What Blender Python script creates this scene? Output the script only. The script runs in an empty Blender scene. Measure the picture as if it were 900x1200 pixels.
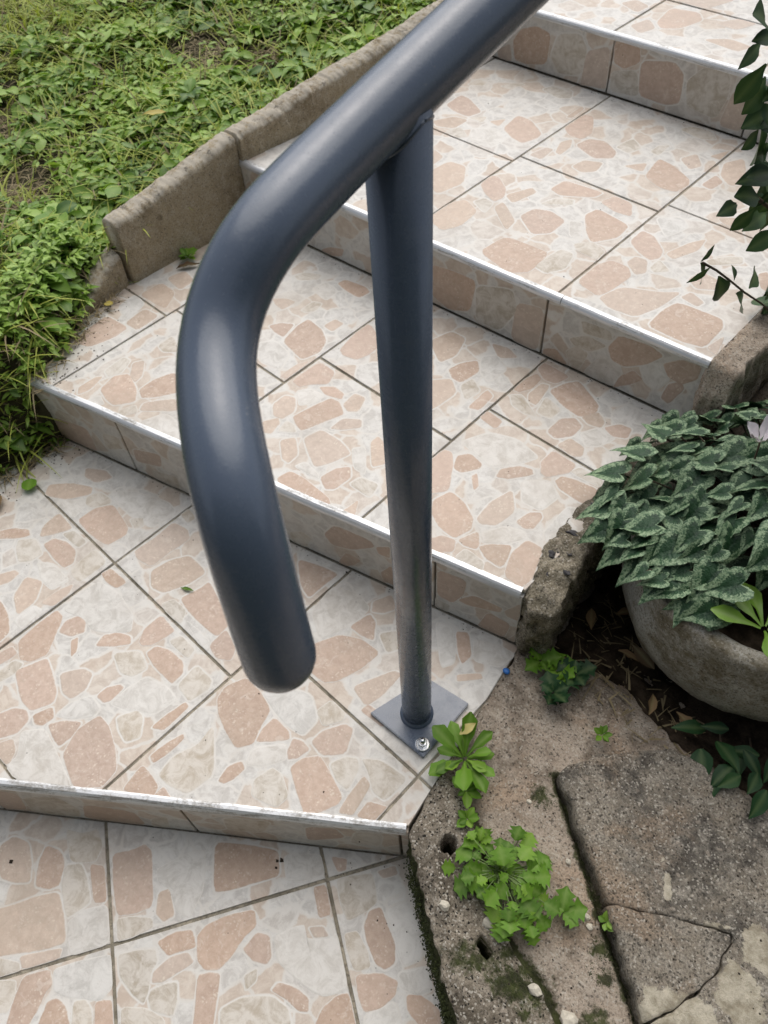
import bpy, bmesh, math, random
from mathutils import Vector, Matrix, noise
from math import sin, cos, pi, radians, hypot
random.seed(7)
S = bpy.context.scene
COL = S.collection

# ---------------------------------------------------------------- camera
CAM_R = ((0.72665, 0.68542, -0.04673), (0.52468, -0.59758, -0.60631), (-0.44350, 0.41605, -0.79386))
cd = bpy.data.cameras.new('camera')
cam = bpy.data.objects.new('camera', cd)
COL.objects.link(cam)
r, dn, fw = [Vector(v) for v in CAM_R]
M = Matrix((r, -dn, -fw)).transposed().to_4x4()
M.translation = (0.33193, -0.34783, 1.14855)
cam.matrix_world = M
cd.sensor_fit = 'VERTICAL'
cd.sensor_height = 36.0
cd.sensor_width = 27.0
cd.lens = 27.357
cd.clip_start = 0.02
cd.clip_end = 300
cd.dof.use_dof = True
cd.dof.focus_distance = 0.85
cd.dof.aperture_fstop = 12.0
S.camera = cam

# ---------------------------------------------------------------- world, sun, exposure
SUN_EL, SUN_AZ = radians(58), radians(-35)      # soft light from up the steps, over the grass bank
w = bpy.data.worlds.new('World')
S.world = w
w.use_nodes = True
wn = w.node_tree
wn.nodes.clear()
wo = wn.nodes.new('ShaderNodeOutputWorld')
bg = wn.nodes.new('ShaderNodeBackground')
sky = wn.nodes.new('ShaderNodeTexSky')
sky.sky_type = 'NISHITA'
sky.sun_disc = False
sky.sun_elevation = SUN_EL
sky.sun_rotation = SUN_AZ
sky.air_density = 1.0
sky.dust_density = 4.0
hs = wn.nodes.new('ShaderNodeHueSaturation')    # overcast: the cloud layer greys the blue
hs.inputs['Saturation'].default_value = 0.5
wn.links.new(sky.outputs[0], hs.inputs['Color'])
wn.links.new(hs.outputs[0], bg.inputs['Color'])
bg.inputs['Strength'].default_value = 0.085
wn.links.new(bg.outputs[0], wo.inputs['Surface'])
sl = bpy.data.lights.new('sun', 'SUN')
sl.energy = 1.5
sl.angle = radians(80)
sl.color = (1.0, 0.975, 0.935)
sun = bpy.data.objects.new('sun', sl)
COL.objects.link(sun)
sun.rotation_euler = Vector((sin(SUN_AZ) * cos(SUN_EL), cos(SUN_AZ) * cos(SUN_EL), sin(SUN_EL))).to_track_quat('Z', 'Y').to_euler()
S.view_settings.view_transform = 'Standard'
S.view_settings.look = 'None'
S.view_settings.exposure = 0.5
S.view_settings.gamma = 1.0
S.view_settings.use_curve_mapping = False

# ---------------------------------------------------------------- levels measured from the place (metres)
Z = [-0.1431, 0.0, 0.1541, 0.2919, 0.4174]
EP = {1: (0.1061, -0.1374), 2: (0.0361, 0.1972), 3: (0.0373, 0.6572), 4: (-0.2534, 1.3128)}
ET = {1: 0.6352, 2: 0.24099, 3: 0.06655, 4: 0.0107}
def edge_pt(k, s, back=0.0):
    c, n = cos(ET[k]), sin(ET[k])
    return Vector((EP[k][0] + c * s - n * back, EP[k][1] + n * s + c * back, 0))
def edge_y(k, x):
    return EP[k][1] + (x - EP[k][0]) * math.tan(ET[k])

# ---------------------------------------------------------------- helpers
def tag(o, label=None, cat=None, group=None, kind=None):
    if label: o['label'] = label
    if cat: o['category'] = cat
    if group: o['group'] = group
    if kind: o['kind'] = kind
    return o

def mesh_obj(name, verts, faces, mat, parent=None, smooth=False, attrs=None, loc=None):
    me = bpy.data.meshes.new(name)
    me.from_pydata([tuple(v) for v in verts], [], faces)
    if mat: me.materials.append(mat)
    if smooth:
        me.polygons.foreach_set('use_smooth', [True] * len(me.polygons))
    for an, (tp, vals) in (attrs or {}).items():
        a = me.attributes.new(an, tp, 'POINT')
        if tp == 'FLOAT': a.data.foreach_set('value', vals)
        else: a.data.foreach_set('color', [x for c in vals for x in (c[0], c[1], c[2], 1.0)])
    me.update()
    o = bpy.data.objects.new(name, me)
    COL.objects.link(o)
    if loc is not None: o.location = loc
    if parent: o.parent = parent
    return o

def empty(name, loc):
    o = bpy.data.objects.new(name, None)
    o.empty_display_size = 0.05
    COL.objects.link(o)
    o.location = loc
    return o

def fbm(p, sc, octv=4, H=1.0):
    return noise.fractal(Vector(p) * sc, H, 2.0, octv)

# node building
class NT:
    def __init__(s, name):
        s.m = bpy.data.materials.new(name)
        s.m.use_nodes = True
        s.t = s.m.node_tree
        s.b = s.t.nodes['Principled BSDF']
        s.out = s.t.nodes['Material Output']
    def n(s, typ, ins=None, **props):
        nd = s.t.nodes.new('ShaderNode' + typ)
        for k, v in props.items(): setattr(nd, k, v)
        for k, v in (ins or {}).items():
            sk = nd.inputs[k]
            if hasattr(v, 'is_linked') or isinstance(v, bpy.types.NodeSocket): s.t.links.new(v, sk)
            else: sk.default_value = v
        return nd
    def set(s, **kw):
        for k, v in kw.items():
            sk = s.b.inputs[k.replace('_', ' ')]
            if isinstance(v, bpy.types.NodeSocket): s.t.links.new(v, sk)
            else: sk.default_value = v
    def noise(s, vec, scale, detail=4, rough=0.6, dist=0.0):
        return s.n('TexNoise', {'Vector': vec, 'Scale': scale, 'Detail': detail, 'Roughness': rough, 'Distortion': dist}).outputs[0]
    def vor(s, vec, scale, feature='F1', out='Distance', rnd=1.0):
        return s.n('TexVoronoi', {'Vector': vec, 'Scale': scale, 'Randomness': rnd}, feature=feature).outputs[out]
    def ramp(s, fac, lo, hi, a=0.0, b=1.0):
        return s.n('MapRange', {0: fac, 1: lo, 2: hi, 3: a, 4: b}, interpolation_type='SMOOTHSTEP').outputs[0]
    def mix(s, fac, a, b, mode='MIX'):
        nd = s.t.nodes.new('ShaderNodeMix')
        nd.data_type = 'RGBA'; nd.blend_type = mode
        for sk, v in ((nd.inputs[0], fac), (nd.inputs[6], a), (nd.inputs[7], b)):
            if isinstance(v, bpy.types.NodeSocket): s.t.links.new(v, sk)
            elif isinstance(v, tuple): sk.default_value = (v[0], v[1], v[2], 1.0)
            else: sk.default_value = v
        return nd.outputs[2]
    def math(s, op, a, b=0.0):
        return s.n('Math', {0: a, 1: b}, operation=op).outputs[0]
    def attr(s, name, out='Fac'):
        return s.n('Attribute', attribute_name=name).outputs[out]
    def geo(s, out='Position'): return s.n('NewGeometry').outputs[out]
    def obj(s): return s.n('TexCoord').outputs['Object']
    def info(s, out='Random'): return s.n('ObjectInfo').outputs[out]
    def bump(s, h, strength=0.3, dist=0.002):
        bn = s.n('Bump', {'Strength': strength, 'Distance': dist, 'Height': h})
        s.t.links.new(bn.outputs[0], s.b.inputs['Normal'])

# ---------------------------------------------------------------- materials
def mat_tile():
    m = NT('printed_tile')
    P = m.geo()
    fine = m.noise(P, 75, 6, 0.72)
    vein = m.noise(P, 40, 8, 0.74, 0.7)
    big = m.noise(P, 8, 4)
    # ground of the print: textured white and beige fields parted by smooth pale lines
    nv = m.n('VectorMath', {0: m.n('TexNoise', {'Vector': P, 'Scale': 24.0, 'Detail': 3}).outputs[1], 1: (0.028, 0.028, 0.028)}, operation='MULTIPLY')
    wq = m.n('VectorMath', {0: P, 1: nv.outputs[0]}, operation='ADD').outputs[0]
    cell = m.n('TexVoronoi', {'Vector': wq, 'Scale': 21.0}, feature='F1')
    cd_ = m.n('SeparateColor', {0: cell.outputs['Color']})
    edge = m.vor(wq, 21, 'DISTANCE_TO_EDGE')
    field = m.mix(m.ramp(vein, 0.36, 0.62), (0.50, 0.475, 0.440), (0.675, 0.655, 0.615))
    beige = m.mix(m.ramp(vein, 0.36, 0.66), (0.515, 0.410, 0.325), (0.63, 0.545, 0.455))
    field = m.mix(m.ramp(cd_.outputs[0], 0.44, 0.74, 0, 0.85), field, beige)
    linec = m.mix(m.ramp(big, 0.4, 0.65), (0.640, 0.610, 0.560), (0.690, 0.665, 0.620))
    base = m.mix(m.ramp(edge, 0.022, 0.075, 0.12, 1.0), linec, field)
    base = m.mix(m.ramp(m.attr('halo'), 0.25, 0.75), base, linec)
    st = m.attr('tint', 'Color')
    rough_st = m.attr('rough')            # pale stones of the print carry a strong marble texture, pink ones are flatter
    smooth_s = m.mix(m.ramp(fine, 0.30, 0.72), m.mix(1.0, st, (0.84, 0.83, 0.82), 'MULTIPLY'), m.mix(0.16, st, (0.72, 0.66, 0.58)))
    wisps = m.ramp(m.noise(P, 55, 6, 0.7, 1.2), 0.55, 0.66, 0.0, 0.45)
    smooth_s = m.mix(wisps, smooth_s, (0.68, 0.60, 0.52))
    marbled = m.mix(m.ramp(vein, 0.35, 0.60), m.mix(1.0, st, (0.86, 0.85, 0.83), 'MULTIPLY'), m.mix(0.5, st, (0.74, 0.715, 0.67)))
    stone = m.mix(rough_st, smooth_s, marbled)
    fl = m.n('TexVoronoi', {'Vector': wq, 'Scale': 190.0}, feature='F1').outputs['Distance']
    flk = m.math('MULTIPLY', m.ramp(fl, 0.14, 0.42, 1, 0), m.ramp(m.noise(P, 34, 5, 0.75), 0.46, 0.62, 0, 0.6))
    stone = m.mix(m.math('MULTIPLY', flk, m.math('SUBTRACT', 1.0, rough_st)), stone, (0.76, 0.69, 0.58))
    e = m.math('ADD', m.attr('edge'), m.math('MULTIPLY', m.math('SUBTRACT', m.noise(P, 110, 5, 0.7), 0.5), 1.5))
    c = m.mix(m.ramp(e, 0.06, 0.84), base, stone)
    # wear and dust
    dirt = m.ramp(m.noise(P, 3.6, 8, 0.74), 0.47, 0.72, 0, 0.40)
    c = m.mix(dirt, c, (0.37, 0.31, 0.24))
    c = m.mix(m.ramp(m.noise(P, 170, 5, 0.8), 0.56, 0.76, 0, 0.34), c, (0.27, 0.22, 0.165))
    c = m.mix(m.ramp(m.noise(P, 11, 7, 0.75, 0.8), 0.56, 0.72, 0, 0.22), c, (0.33, 0.285, 0.22))
    sp = m.math('MULTIPLY', m.ramp(m.vor(P, 46, 'F1'), 0.035, 0.06, 1, 0), m.ramp(m.noise(P, 15, 2), 0.52, 0.56))
    c = m.mix(m.math('MULTIPLY', sp, 0.75), c, (0.10, 0.08, 0.06))
    m.set(Base_Color=c, Roughness=m.ramp(fine, 0.2, 0.8, 0.36, 0.6), Specular_IOR_Level=0.45)
    m.bump(m.math('ADD', m.math('MULTIPLY', vein, 0.7), m.math('MULTIPLY', fine, 0.5)), 0.30, 0.002)
    return m.m

def mat_grout():
    m = NT('grout')
    P = m.geo()
    c = m.mix(m.ramp(m.noise(P, 20, 5), 0.35, 0.7), (0.20, 0.178, 0.135), (0.40, 0.355, 0.275))
    c = m.mix(m.ramp(m.noise(P, 150, 3), 0.45, 0.65, 0, 0.5), c, (0.07, 0.06, 0.045))
    m.set(Base_Color=c, Roughness=0.95)
    m.bump(m.noise(P, 220, 4), 0.6, 0.002)
    return m.m

def mat_concrete(name, base, dark, lite, scale=1.0, moss=0.0, agg=0.5, bump=0.8, warm=0.0, lichen=False, patchy=False, mortar=False):
    m = NT(name)
    P = m.geo()
    big = m.noise(P, 6 * scale, 7, 0.7, 0.4)
    med = m.noise(P, 38 * scale, 7, 0.75)
    fine = m.noise(P, 330 * scale, 5, 0.8)
    c = m.mix(m.ramp(big, 0.40, 0.56), dark, base)
    c = m.mix(m.ramp(med, 0.42, 0.70, 0, 0.8), c, lite)
    if warm:
        c = m.mix(m.ramp(m.noise(P, 9 * scale, 5, 0.6, 0.6), 0.5, 0.66, 0, warm), c, (lite[0] * 0.92, lite[1] * 0.74, lite[2] * 0.60))
    c = m.mix(m.ramp(fine, 0.36, 0.56, 0.8, 0.0), c, dark)
    c = m.mix(m.ramp(fine, 0.56, 0.72, 0.0, 0.55 * agg + 0.15), c, (0.46, 0.42, 0.36))
    # sand grains and chips of aggregate, each its own tone
    v1 = m.n('TexVoronoi', {'Vector': P, 'Scale': 430 * scale}, feature='F1')
    grain = m.n('SeparateColor', {0: v1.outputs['Color']}).outputs[0]
    c = m.mix(m.ramp(grain, 0.86, 0.97, 0, agg), c, (0.52, 0.48, 0.41))
    c = m.mix(m.ramp(grain, 0.13, 0.05, 0, agg), c, (0.03, 0.026, 0.022))
    nv = m.n('VectorMath', {0: m.n('TexNoise', {'Vector': P, 'Scale': 90.0, 'Detail': 2}).outputs[1], 1: (0.012, 0.012, 0.012)}, operation='MULTIPLY')
    wq = m.n('VectorMath', {0: P, 1: nv.outputs[0]}, operation='ADD')
    v2 = m.n('TexVoronoi', {'Vector': wq.outputs[0], 'Scale': 120 * scale}, feature='F1')
    g2 = m.n('SeparateColor', {0: v2.outputs['Color']}).outputs[1]
    chip = m.math('MULTIPLY', m.ramp(g2, 0.87, 0.90), m.ramp(v2.outputs['Distance'], 0.22, 0.42, 1, 0))
    c = m.mix(m.math('MULTIPLY', chip, agg * 0.8), c, (0.42, 0.36, 0.29))
    if moss:
        mm = m.ramp(m.noise(P, 16, 6, 0.7), 0.72 - moss * 0.25, 0.84 - moss * 0.25, 0, 0.85)
        c = m.mix(mm, c, (0.035, 0.05, 0.012))
    mo = m.math('ADD', m.attr('moss'), m.math('MULTIPLY', m.math('SUBTRACT', m.noise(P, 70, 6, 0.75), 0.5), 1.6))
    c = m.mix(m.ramp(mo, 0.45, 0.80, 0, 0.92), c, m.mix(m.ramp(med, 0.35, 0.65), (0.020, 0.024, 0.008), (0.060, 0.075, 0.018)))
    if lichen:
        nz = m.n('SeparateXYZ', {0: m.geo('Normal')}).outputs[2]
        li = m.math('MULTIPLY', m.ramp(nz, 0.25, 0.7), m.ramp(m.noise(P, 42, 6, 0.75), 0.38, 0.54))
        c = m.mix(m.math('MULTIPLY', li, 0.75), c, (0.50, 0.46, 0.39))
        dk = m.math('MULTIPLY', m.ramp(nz, 0.3, 0.7), m.ramp(m.noise(P, 30, 5, 0.7), 0.56, 0.66, 0, 0.7))
        c = m.mix(dk, c, (0.07, 0.065, 0.055))
        sp_ = m.math('MULTIPLY', m.ramp(m.vor(P, 16, 'F1'), 0.08, 0.16, 0.75, 0), m.ramp(m.noise(P, 6, 2), 0.48, 0.55))
        c = m.mix(sp_, c, (0.08, 0.055, 0.03))
    if mortar:
        ma = m.math('ADD', m.attr('mort'), m.math('MULTIPLY', m.math('SUBTRACT', m.noise(P, 42, 8, 0.78, 0.6), 0.5), 2.3))
        mc = m.mix(m.ramp(med, 0.32, 0.66), (0.30, 0.26, 0.185), (0.60, 0.545, 0.43))
        c = m.mix(m.ramp(ma, 0.46, 0.58, 0, 0.93), c, mc)
    if patchy:
        c = m.mix(m.ramp(m.noise(P, 34, 7, 0.75, 0.5), 0.50, 0.58, 0, 0.9), c, m.mix(m.ramp(med, 0.3, 0.7), (0.075, 0.062, 0.05), (0.20, 0.17, 0.135)))
    m.set(Base_Color=c, Roughness=0.93, Specular_IOR_Level=0.25)
    h = m.math('ADD', m.math('MULTIPLY', fine, 0.45), m.math('ADD', med, m.math('MULTIPLY', chip, 0.25 * agg)))
    m.bump(h, bump, 0.004)
    return m.m

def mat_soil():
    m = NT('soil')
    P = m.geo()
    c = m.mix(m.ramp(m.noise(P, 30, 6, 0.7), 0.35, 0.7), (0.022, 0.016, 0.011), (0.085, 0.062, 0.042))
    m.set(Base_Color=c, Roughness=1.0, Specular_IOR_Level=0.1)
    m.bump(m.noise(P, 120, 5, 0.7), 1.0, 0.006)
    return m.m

def mat_paint():
    m = NT('slate_grey_powder_coat')
    P = m.geo()
    f = m.noise(P, 7, 4)
    c = m.mix(m.ramp(f, 0.3, 0.7), (0.076, 0.101, 0.146), (0.088, 0.115, 0.163))
    # dust, rain marks and a few small chips
    dust = m.ramp(m.noise(P, 24, 8, 0.75), 0.52, 0.76, 0, 0.09)
    c = m.mix(dust, c, (0.30, 0.29, 0.27))
    spk = m.math('MULTIPLY', m.ramp(m.vor(P, 150, 'F1'), 0.05, 0.10, 1, 0), m.ramp(m.noise(P, 40, 3), 0.54, 0.60))
    c = m.mix(m.math('MULTIPLY', spk, 0.55), c, (0.32, 0.31, 0.30))
    st = m.n('VectorMath', {0: P, 1: (260.0, 260.0, 9.0)}, operation='MULTIPLY').outputs[0]
    scr = m.ramp(m.noise(st, 1.0, 3, 0.6), 0.62, 0.72, 0, 0.16)
    r = m.math('ADD', m.ramp(m.noise(P, 60, 7, 0.75), 0.3, 0.7, 0.19, 0.33), m.math('ADD', scr, dust))
    m.set(Base_Color=c, Roughness=r, Specular_IOR_Level=0.75)
    m.bump(m.math('ADD', m.noise(P, 700, 3), m.math('MULTIPLY', m.noise(P, 30, 4), 0.8)), 0.07, 0.0012)
    return m.m

def mat_alu(lo=0.52, nm='worn_aluminium'):
    m = NT(nm)
    P = m.geo()
    st_ = m.n('VectorMath', {0: P, 1: (14.0, 14.0, 260.0)}, operation='MULTIPLY').outputs[0]
    wv = m.math('ADD', m.math('MULTIPLY', m.noise(st_, 1.0, 6, 0.7), 0.75), m.math('MULTIPLY', m.noise(P, 180, 5, 0.8), 0.25))
    c = m.mix(m.ramp(wv, lo, lo + .12, 0, 0.8), (0.66, 0.67, 0.68), (0.22, 0.20, 0.165))
    m.set(Base_Color=c, Metallic=m.ramp(wv, 0.55, 0.7, 0.5, 0.1), Roughness=m.ramp(wv, 0.4, 0.7, 0.34, 0.65))
    m.bump(m.noise(P, 160, 4), 0.15, 0.001)
    return m.m

def mat_zinc():
    m = NT('zinc_bolt')
    m.set(Base_Color=(0.75, 0.76, 0.77, 1), Metallic=1.0, Roughness=0.25)
    return m.m

def mat_leaf(name, a, b, c, rough=0.45, sc=60, transl=0.12, spec=0.4):
    """leaf colour by a per-leaf tint value (attribute or object), light midrib from attribute 'rib'"""
    m = NT(name)
    P = m.geo()
    t = m.math('ADD', m.attr('shade'), m.math('MULTIPLY', m.info(), 0.8))
    n1 = m.noise(P, sc, 4)
    t = m.math('ADD', t, m.math('MULTIPLY', m.math('SUBTRACT', n1, 0.5), 0.35))
    col = m.mix(m.ramp(t, 0.0, 0.5), a, b)
    col = m.mix(m.ramp(t, 0.5, 1.0), col, c)
    col = m.mix(m.math('MULTIPLY', m.attr('rib'), 0.35), col, m.mix(0.5, c, (0.30, 0.36, 0.16)))
    m.set(Base_Color=col, Roughness=rough, Specular_IOR_Level=spec)
    tr = m.n('BsdfTranslucent', {'Color': m.mix(1.0, col, (1.2, 1.3, 0.6), 'MULTIPLY')})
    mx = m.n('MixShader', {0: transl, 1: m.b.outputs[0], 2: tr.outputs[0]})
    m.t.links.new(mx.outputs[0], m.out.inputs[0])
    m.bump(m.noise(P, 300, 3), 0.25, 0.001)
    return m.m

def mat_cyclamen():
    m = NT('cyclamen_leaf')
    O = m.obj()
    rad = m.attr('rad'); ang = m.attr('ang')
    jag = m.math('MULTIPLY', m.math('SUBTRACT', m.noise(O, 7, 4, 0.7), 0.5), 0.62)
    scal = m.math('MULTIPLY', m.math('SINE', m.math('MULTIPLY', ang, 26.0)), 0.04)
    rr = m.math('ADD', m.math('ADD', rad, jag), scal)
    band = m.math('MULTIPLY', m.ramp(rr, 0.58, 0.66), m.ramp(rr, 0.96, 1.03, 1, 0.30))
    dark = m.mix(m.ramp(m.noise(O, 4, 3), 0.3, 0.7), (0.009, 0.036, 0.014), (0.024, 0.074, 0.028))
    silv = m.mix(m.ramp(m.noise(O, 11, 5, 0.75), 0.38, 0.60), (0.038, 0.108, 0.044), (0.34, 0.45, 0.27))
    vein = m.ramp(m.math('ABSOLUTE', m.math('SINE', m.math('MULTIPLY', ang, 5.0))), 0.0, 0.12, 0.75, 0)
    vein = m.math('MULTIPLY', vein, m.ramp(rad, 0.15, 0.5))
    c = m.mix(m.math('MULTIPLY', band, 0.95), dark, silv)
    c = m.mix(vein, c, (0.035, 0.085, 0.045))
    c = m.mix(m.math('MULTIPLY', m.info(), 0.35), c, m.mix(1.0, c, (0.55, 0.62, 0.5), 'MULTIPLY'))
    m.set(Base_Color=c, Roughness=0.42, Specular_IOR_Level=0.4)
    m.bump(m.noise(O, 14, 4), 0.3, 0.02)
    return m.m

def mat_plain(name, col, rough=0.8, var=0.25, sc=80, bump=0.4):
    m = NT(name)
    P = m.geo()
    d_ = tuple(x * (1 - var) for x in col); l_ = tuple(min(1, x * (1 + var)) for x in col)
    m.set(Base_Color=m.mix(m.ramp(m.noise(P, sc, 5, 0.7), 0.3, 0.7), d_, l_), Roughness=rough)
    m.bump(m.noise(P, sc * 3, 4), bump, 0.002)
    return m.m

M_TILE, M_GROUT = mat_tile(), mat_grout()
M_KERB = mat_concrete('weathered_concrete', (0.41, 0.340, 0.230), (0.25, 0.198, 0.125), (0.50, 0.44, 0.345), 1.0, 0.10, 0.40, 0.6, 0.0, True)
M_ROUGH = mat_concrete('broken_concrete', (0.27, 0.235, 0.17), (0.075, 0.062, 0.043), (0.44, 0.39, 0.30), 1.0, 0.15, 0.6, 1.0)
M_EDGE = mat_concrete('gritty_concrete', (0.30, 0.255, 0.195), (0.095, 0.078, 0.057), (0.47, 0.41, 0.33), 1.0, 0.35, 1.0, 1.0)
M_PATH = mat_concrete('sandy_concrete', (0.43, 0.355, 0.28), (0.185, 0.148, 0.112), (0.56, 0.49, 0.405), 1.0, 0.12, 0.6, 0.9, 0.5)
M_SLAB = mat_concrete('mottled_slab', (0.29, 0.25, 0.195), (0.085, 0.076, 0.064), (0.43, 0.39, 0.325), 1.0, 0.05, 0.7, 1.0, 0.65, False, False, True)
M_MORT = mat_concrete('pale_mortar', (0.43, 0.38, 0.28), (0.24, 0.205, 0.145), (0.52, 0.47, 0.36), 1.0, 0.0, 0.2, 0.6, 0.0, False, True)
M_POT = mat_concrete('stone_pot', (0.47, 0.45, 0.40), (0.19, 0.16, 0.105), (0.62, 0.60, 0.55), 0.9, 0.1, 0.45, 0.7)
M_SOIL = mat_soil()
M_PAINT, M_ALU, M_ZINC = mat_paint(), mat_alu(), mat_zinc()
M_ALU2 = mat_alu(0.475, 'stained_aluminium')
M_CYC = mat_cyclamen()
M_WEED = mat_leaf('weed_leaf', (0.050, 0.128, 0.012), (0.140, 0.275, 0.026), (0.34, 0.50, 0.10), 0.42, 70, 0.22, 0.4)
M_GRASS = mat_leaf('grass_blade', (0.075, 0.155, 0.010), (0.18, 0.310, 0.026), (0.44, 0.48, 0.10), 0.5, 60, 0.25, 0.3)
M_STRAW = mat_leaf('dry_straw', (0.10, 0.066, 0.035), (0.19, 0.135, 0.075), (0.30, 0.23, 0.14), 0.8, 60, 0.05)
M_HERB = mat_leaf('herb_leaf', (0.075, 0.165, 0.014), (0.135, 0.275, 0.024), (0.25, 0.39, 0.055), 0.5, 90, 0.2, 0.25)
M_SHRUB = mat_leaf('dark_shrub_leaf', (0.020, 0.048, 0.018), (0.036, 0.080, 0.028), (0.06, 0.115, 0.042), 0.45, 50, 0.1, 0.3)
M_IVY = mat_leaf('ivy_leaf', (0.010, 0.034, 0.012), (0.018, 0.055, 0.018), (0.035, 0.085, 0.028), 0.5, 50, 0.05, 0.2)
M_LIME = mat_leaf('fresh_leaf', (0.10, 0.20, 0.02), (0.15, 0.28, 0.03), (0.22, 0.36, 0.05), 0.4, 60, 0.18)
M_DRY = mat_leaf('dry_leaf', (0.10, 0.058, 0.026), (0.17, 0.105, 0.05), (0.26, 0.175, 0.085), 0.8, 90, 0.04)
M_YELLOW = mat_leaf('yellow_leaf', (0.42, 0.33, 0.07), (0.55, 0.45, 0.12), (0.62, 0.55, 0.25), 0.6, 120, 0.1)
M_STEM = mat_plain('brown_stem', (0.07, 0.05, 0.03), 0.8)
M_GSTEM = mat_plain('green_stem', (0.17, 0.24, 0.08), 0.6)
M_MOSS = mat_plain('moss', (0.036, 0.046, 0.011), 1.0, 0.5, 90, 1.0)
M_PEB = mat_plain('white_pebble', (0.60, 0.55, 0.45), 0.8, 0.15, 60)
M_DARKST = mat_plain('dark_aggregate', (0.045, 0.042, 0.045), 0.7)
M_BLUE = mat_plain('blue_plastic', (0.03, 0.16, 0.50), 0.4, 0.1)
M_PETAL = mat_plain('white_petal', (0.78, 0.74, 0.76), 0.6, 0.08)
M_CRUMB = mat_plain('soil_crumb', (0.05, 0.038, 0.026), 1.0, 0.4)
M_BLOCKER = mat_plain('blocker_green', (0.030, 0.045, 0.020), 1.0, 0.6, 25, 1.0)
M_EARTH = mat_plain('bank_soil', (0.050, 0.045, 0.022), 1.0, 0.5, 30, 1.0)

# ---------------------------------------------------------------- outline sheets with real depth (concrete pieces, ground)
def in_poly(x, y, P):
    c = False
    j = len(P) - 1
    for i in range(len(P)):
        xi, yi = P[i]; xj, yj = P[j]
        if (yi > y) != (yj > y) and x < (xj - xi) * (y - yi) / (yj - yi) + xi: c = not c
        j = i
    return c
def near_poly(x, y, P):
    best = (1e9, x, y)
    for i in range(len(P)):
        ax, ay = P[i]; bx, by = P[(i + 1) % len(P)]
        dx, dy = bx - ax, by - ay
        L2 = dx * dx + dy * dy
        if L2 == 0: continue
        t = max(0, min(1, ((x - ax) * dx + (y - ay) * dy) / L2))
        px, py = ax + dx * t, ay + dy * t
        d = (px - x) ** 2 + (py - y) ** 2
        if d < best[0]: best = (d, px, py)
    return best
def rough_poly(P, step, amp, seed):
    out = []
    for i in range(len(P)):
        a = Vector(P[i]); b = Vector(P[(i + 1) % len(P)])
        n = max(1, int((b - a).length / step))
        t = (b - a).normalized(); nn = Vector((-t.y, t.x))
        for k in range(n):
            p = a.lerp(b, k / n)
            out.append(tuple(p + nn * amp * fbm((p.x, p.y, seed), 60, 3)))
    return out
def sheet(name, P, ztop, depth, mat, xs, ys, rows=3, side=0.0, parent=None, seed=0.0, moss=None, mname='moss'):
    """a piece of ground or concrete: top surface over outline P at ztop(x,y), with rough sides going down by depth"""
    nx, ny = len(xs), len(ys)
    keep = [[in_poly((xs[i] + xs[i + 1]) / 2, (ys[j] + ys[j + 1]) / 2, P) for j in range(ny - 1)] for i in range(nx - 1)]
    idx = {}; V = []; F = []; used = {}
    for i in range(nx - 1):
        for j in range(ny - 1):
            if keep[i][j]:
                for a, b in ((i, j), (i + 1, j), (i + 1, j + 1), (i, j + 1)):
                    used[(a, b)] = used.get((a, b), 0) + 1
    for (a, b), cnt in used.items():
        x, y = xs[a], ys[b]
        if cnt < 4 and 0 < a < nx - 1 and 0 < b < ny - 1:
            d_, x, y = near_poly(x, y, P)
        idx[(a, b)] = len(V)
        V.append((x, y, ztop(x, y)))
    edges = {}
    for i in range(nx - 1):
        for j in range(ny - 1):
            if keep[i][j]:
                q = [idx[(i, j)], idx[(i + 1, j)], idx[(i + 1, j + 1)], idx[(i, j + 1)]]
                F.append(q)
                for k in range(4):
                    a, b = q[k], q[(k + 1) % 4]
                    if (b, a) in edges: del edges[(b, a)]
                    else: edges[(a, b)] = 1
    # rounded, rough skirt
    bv = {}
    cx = sum(p[0] for p in P) / len(P); cy = sum(p[1] for p in P) / len(P)
    nrm = {}
    for a, b in edges:
        t = Vector((V[b][0] - V[a][0], V[b][1] - V[a][1]))
        if t.length > 1e-9:
            t.normalize(); n2 = Vector((t.y, -t.x))
            for q in (a, b): nrm[q] = nrm.get(q, Vector((0, 0))) + n2
    for a in nrm:
        n2 = nrm[a]
        if n2.length > 1e-6: n2 = n2.normalized()
        x, y, z = V[a]
        col = [a]
        for k in range(1, rows + 1):
            f = k / rows
            o = side * fbm((x, y, z - depth * f + seed), 55, 3) if k < rows else 0
            V.append((x + n2.x * o, y + n2.y * o, z - depth * f))
            col.append(len(V) - 1)
        bv[a] = col
    for a, b in edges:
        for k in range(rows):
            F.append([bv[a][k], bv[a][k + 1], bv[b][k + 1], bv[b][k]])
    at = {mname: ('FLOAT', [moss(*v) for v in V])} if moss else None
    return mesh_obj(name, V, F, mat, parent, smooth=True, attrs=at)
def rng(a, b, st):
    n = max(2, int(round((b - a) / st)) + 1)
    return [a + (b - a) * i / (n - 1) for i in range(n)]

# ================================================================ THE SETTING
# far ground sheet
g = mesh_obj('ground', [(-60, -60, -0.36), (60, -60, -0.36), (60, 60, -0.36), (-60, 60, -0.36)], [(0, 1, 2, 3)], M_EARTH)
tag(g, 'brown earth ground far around the steps', 'ground', kind='structure')

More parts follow.
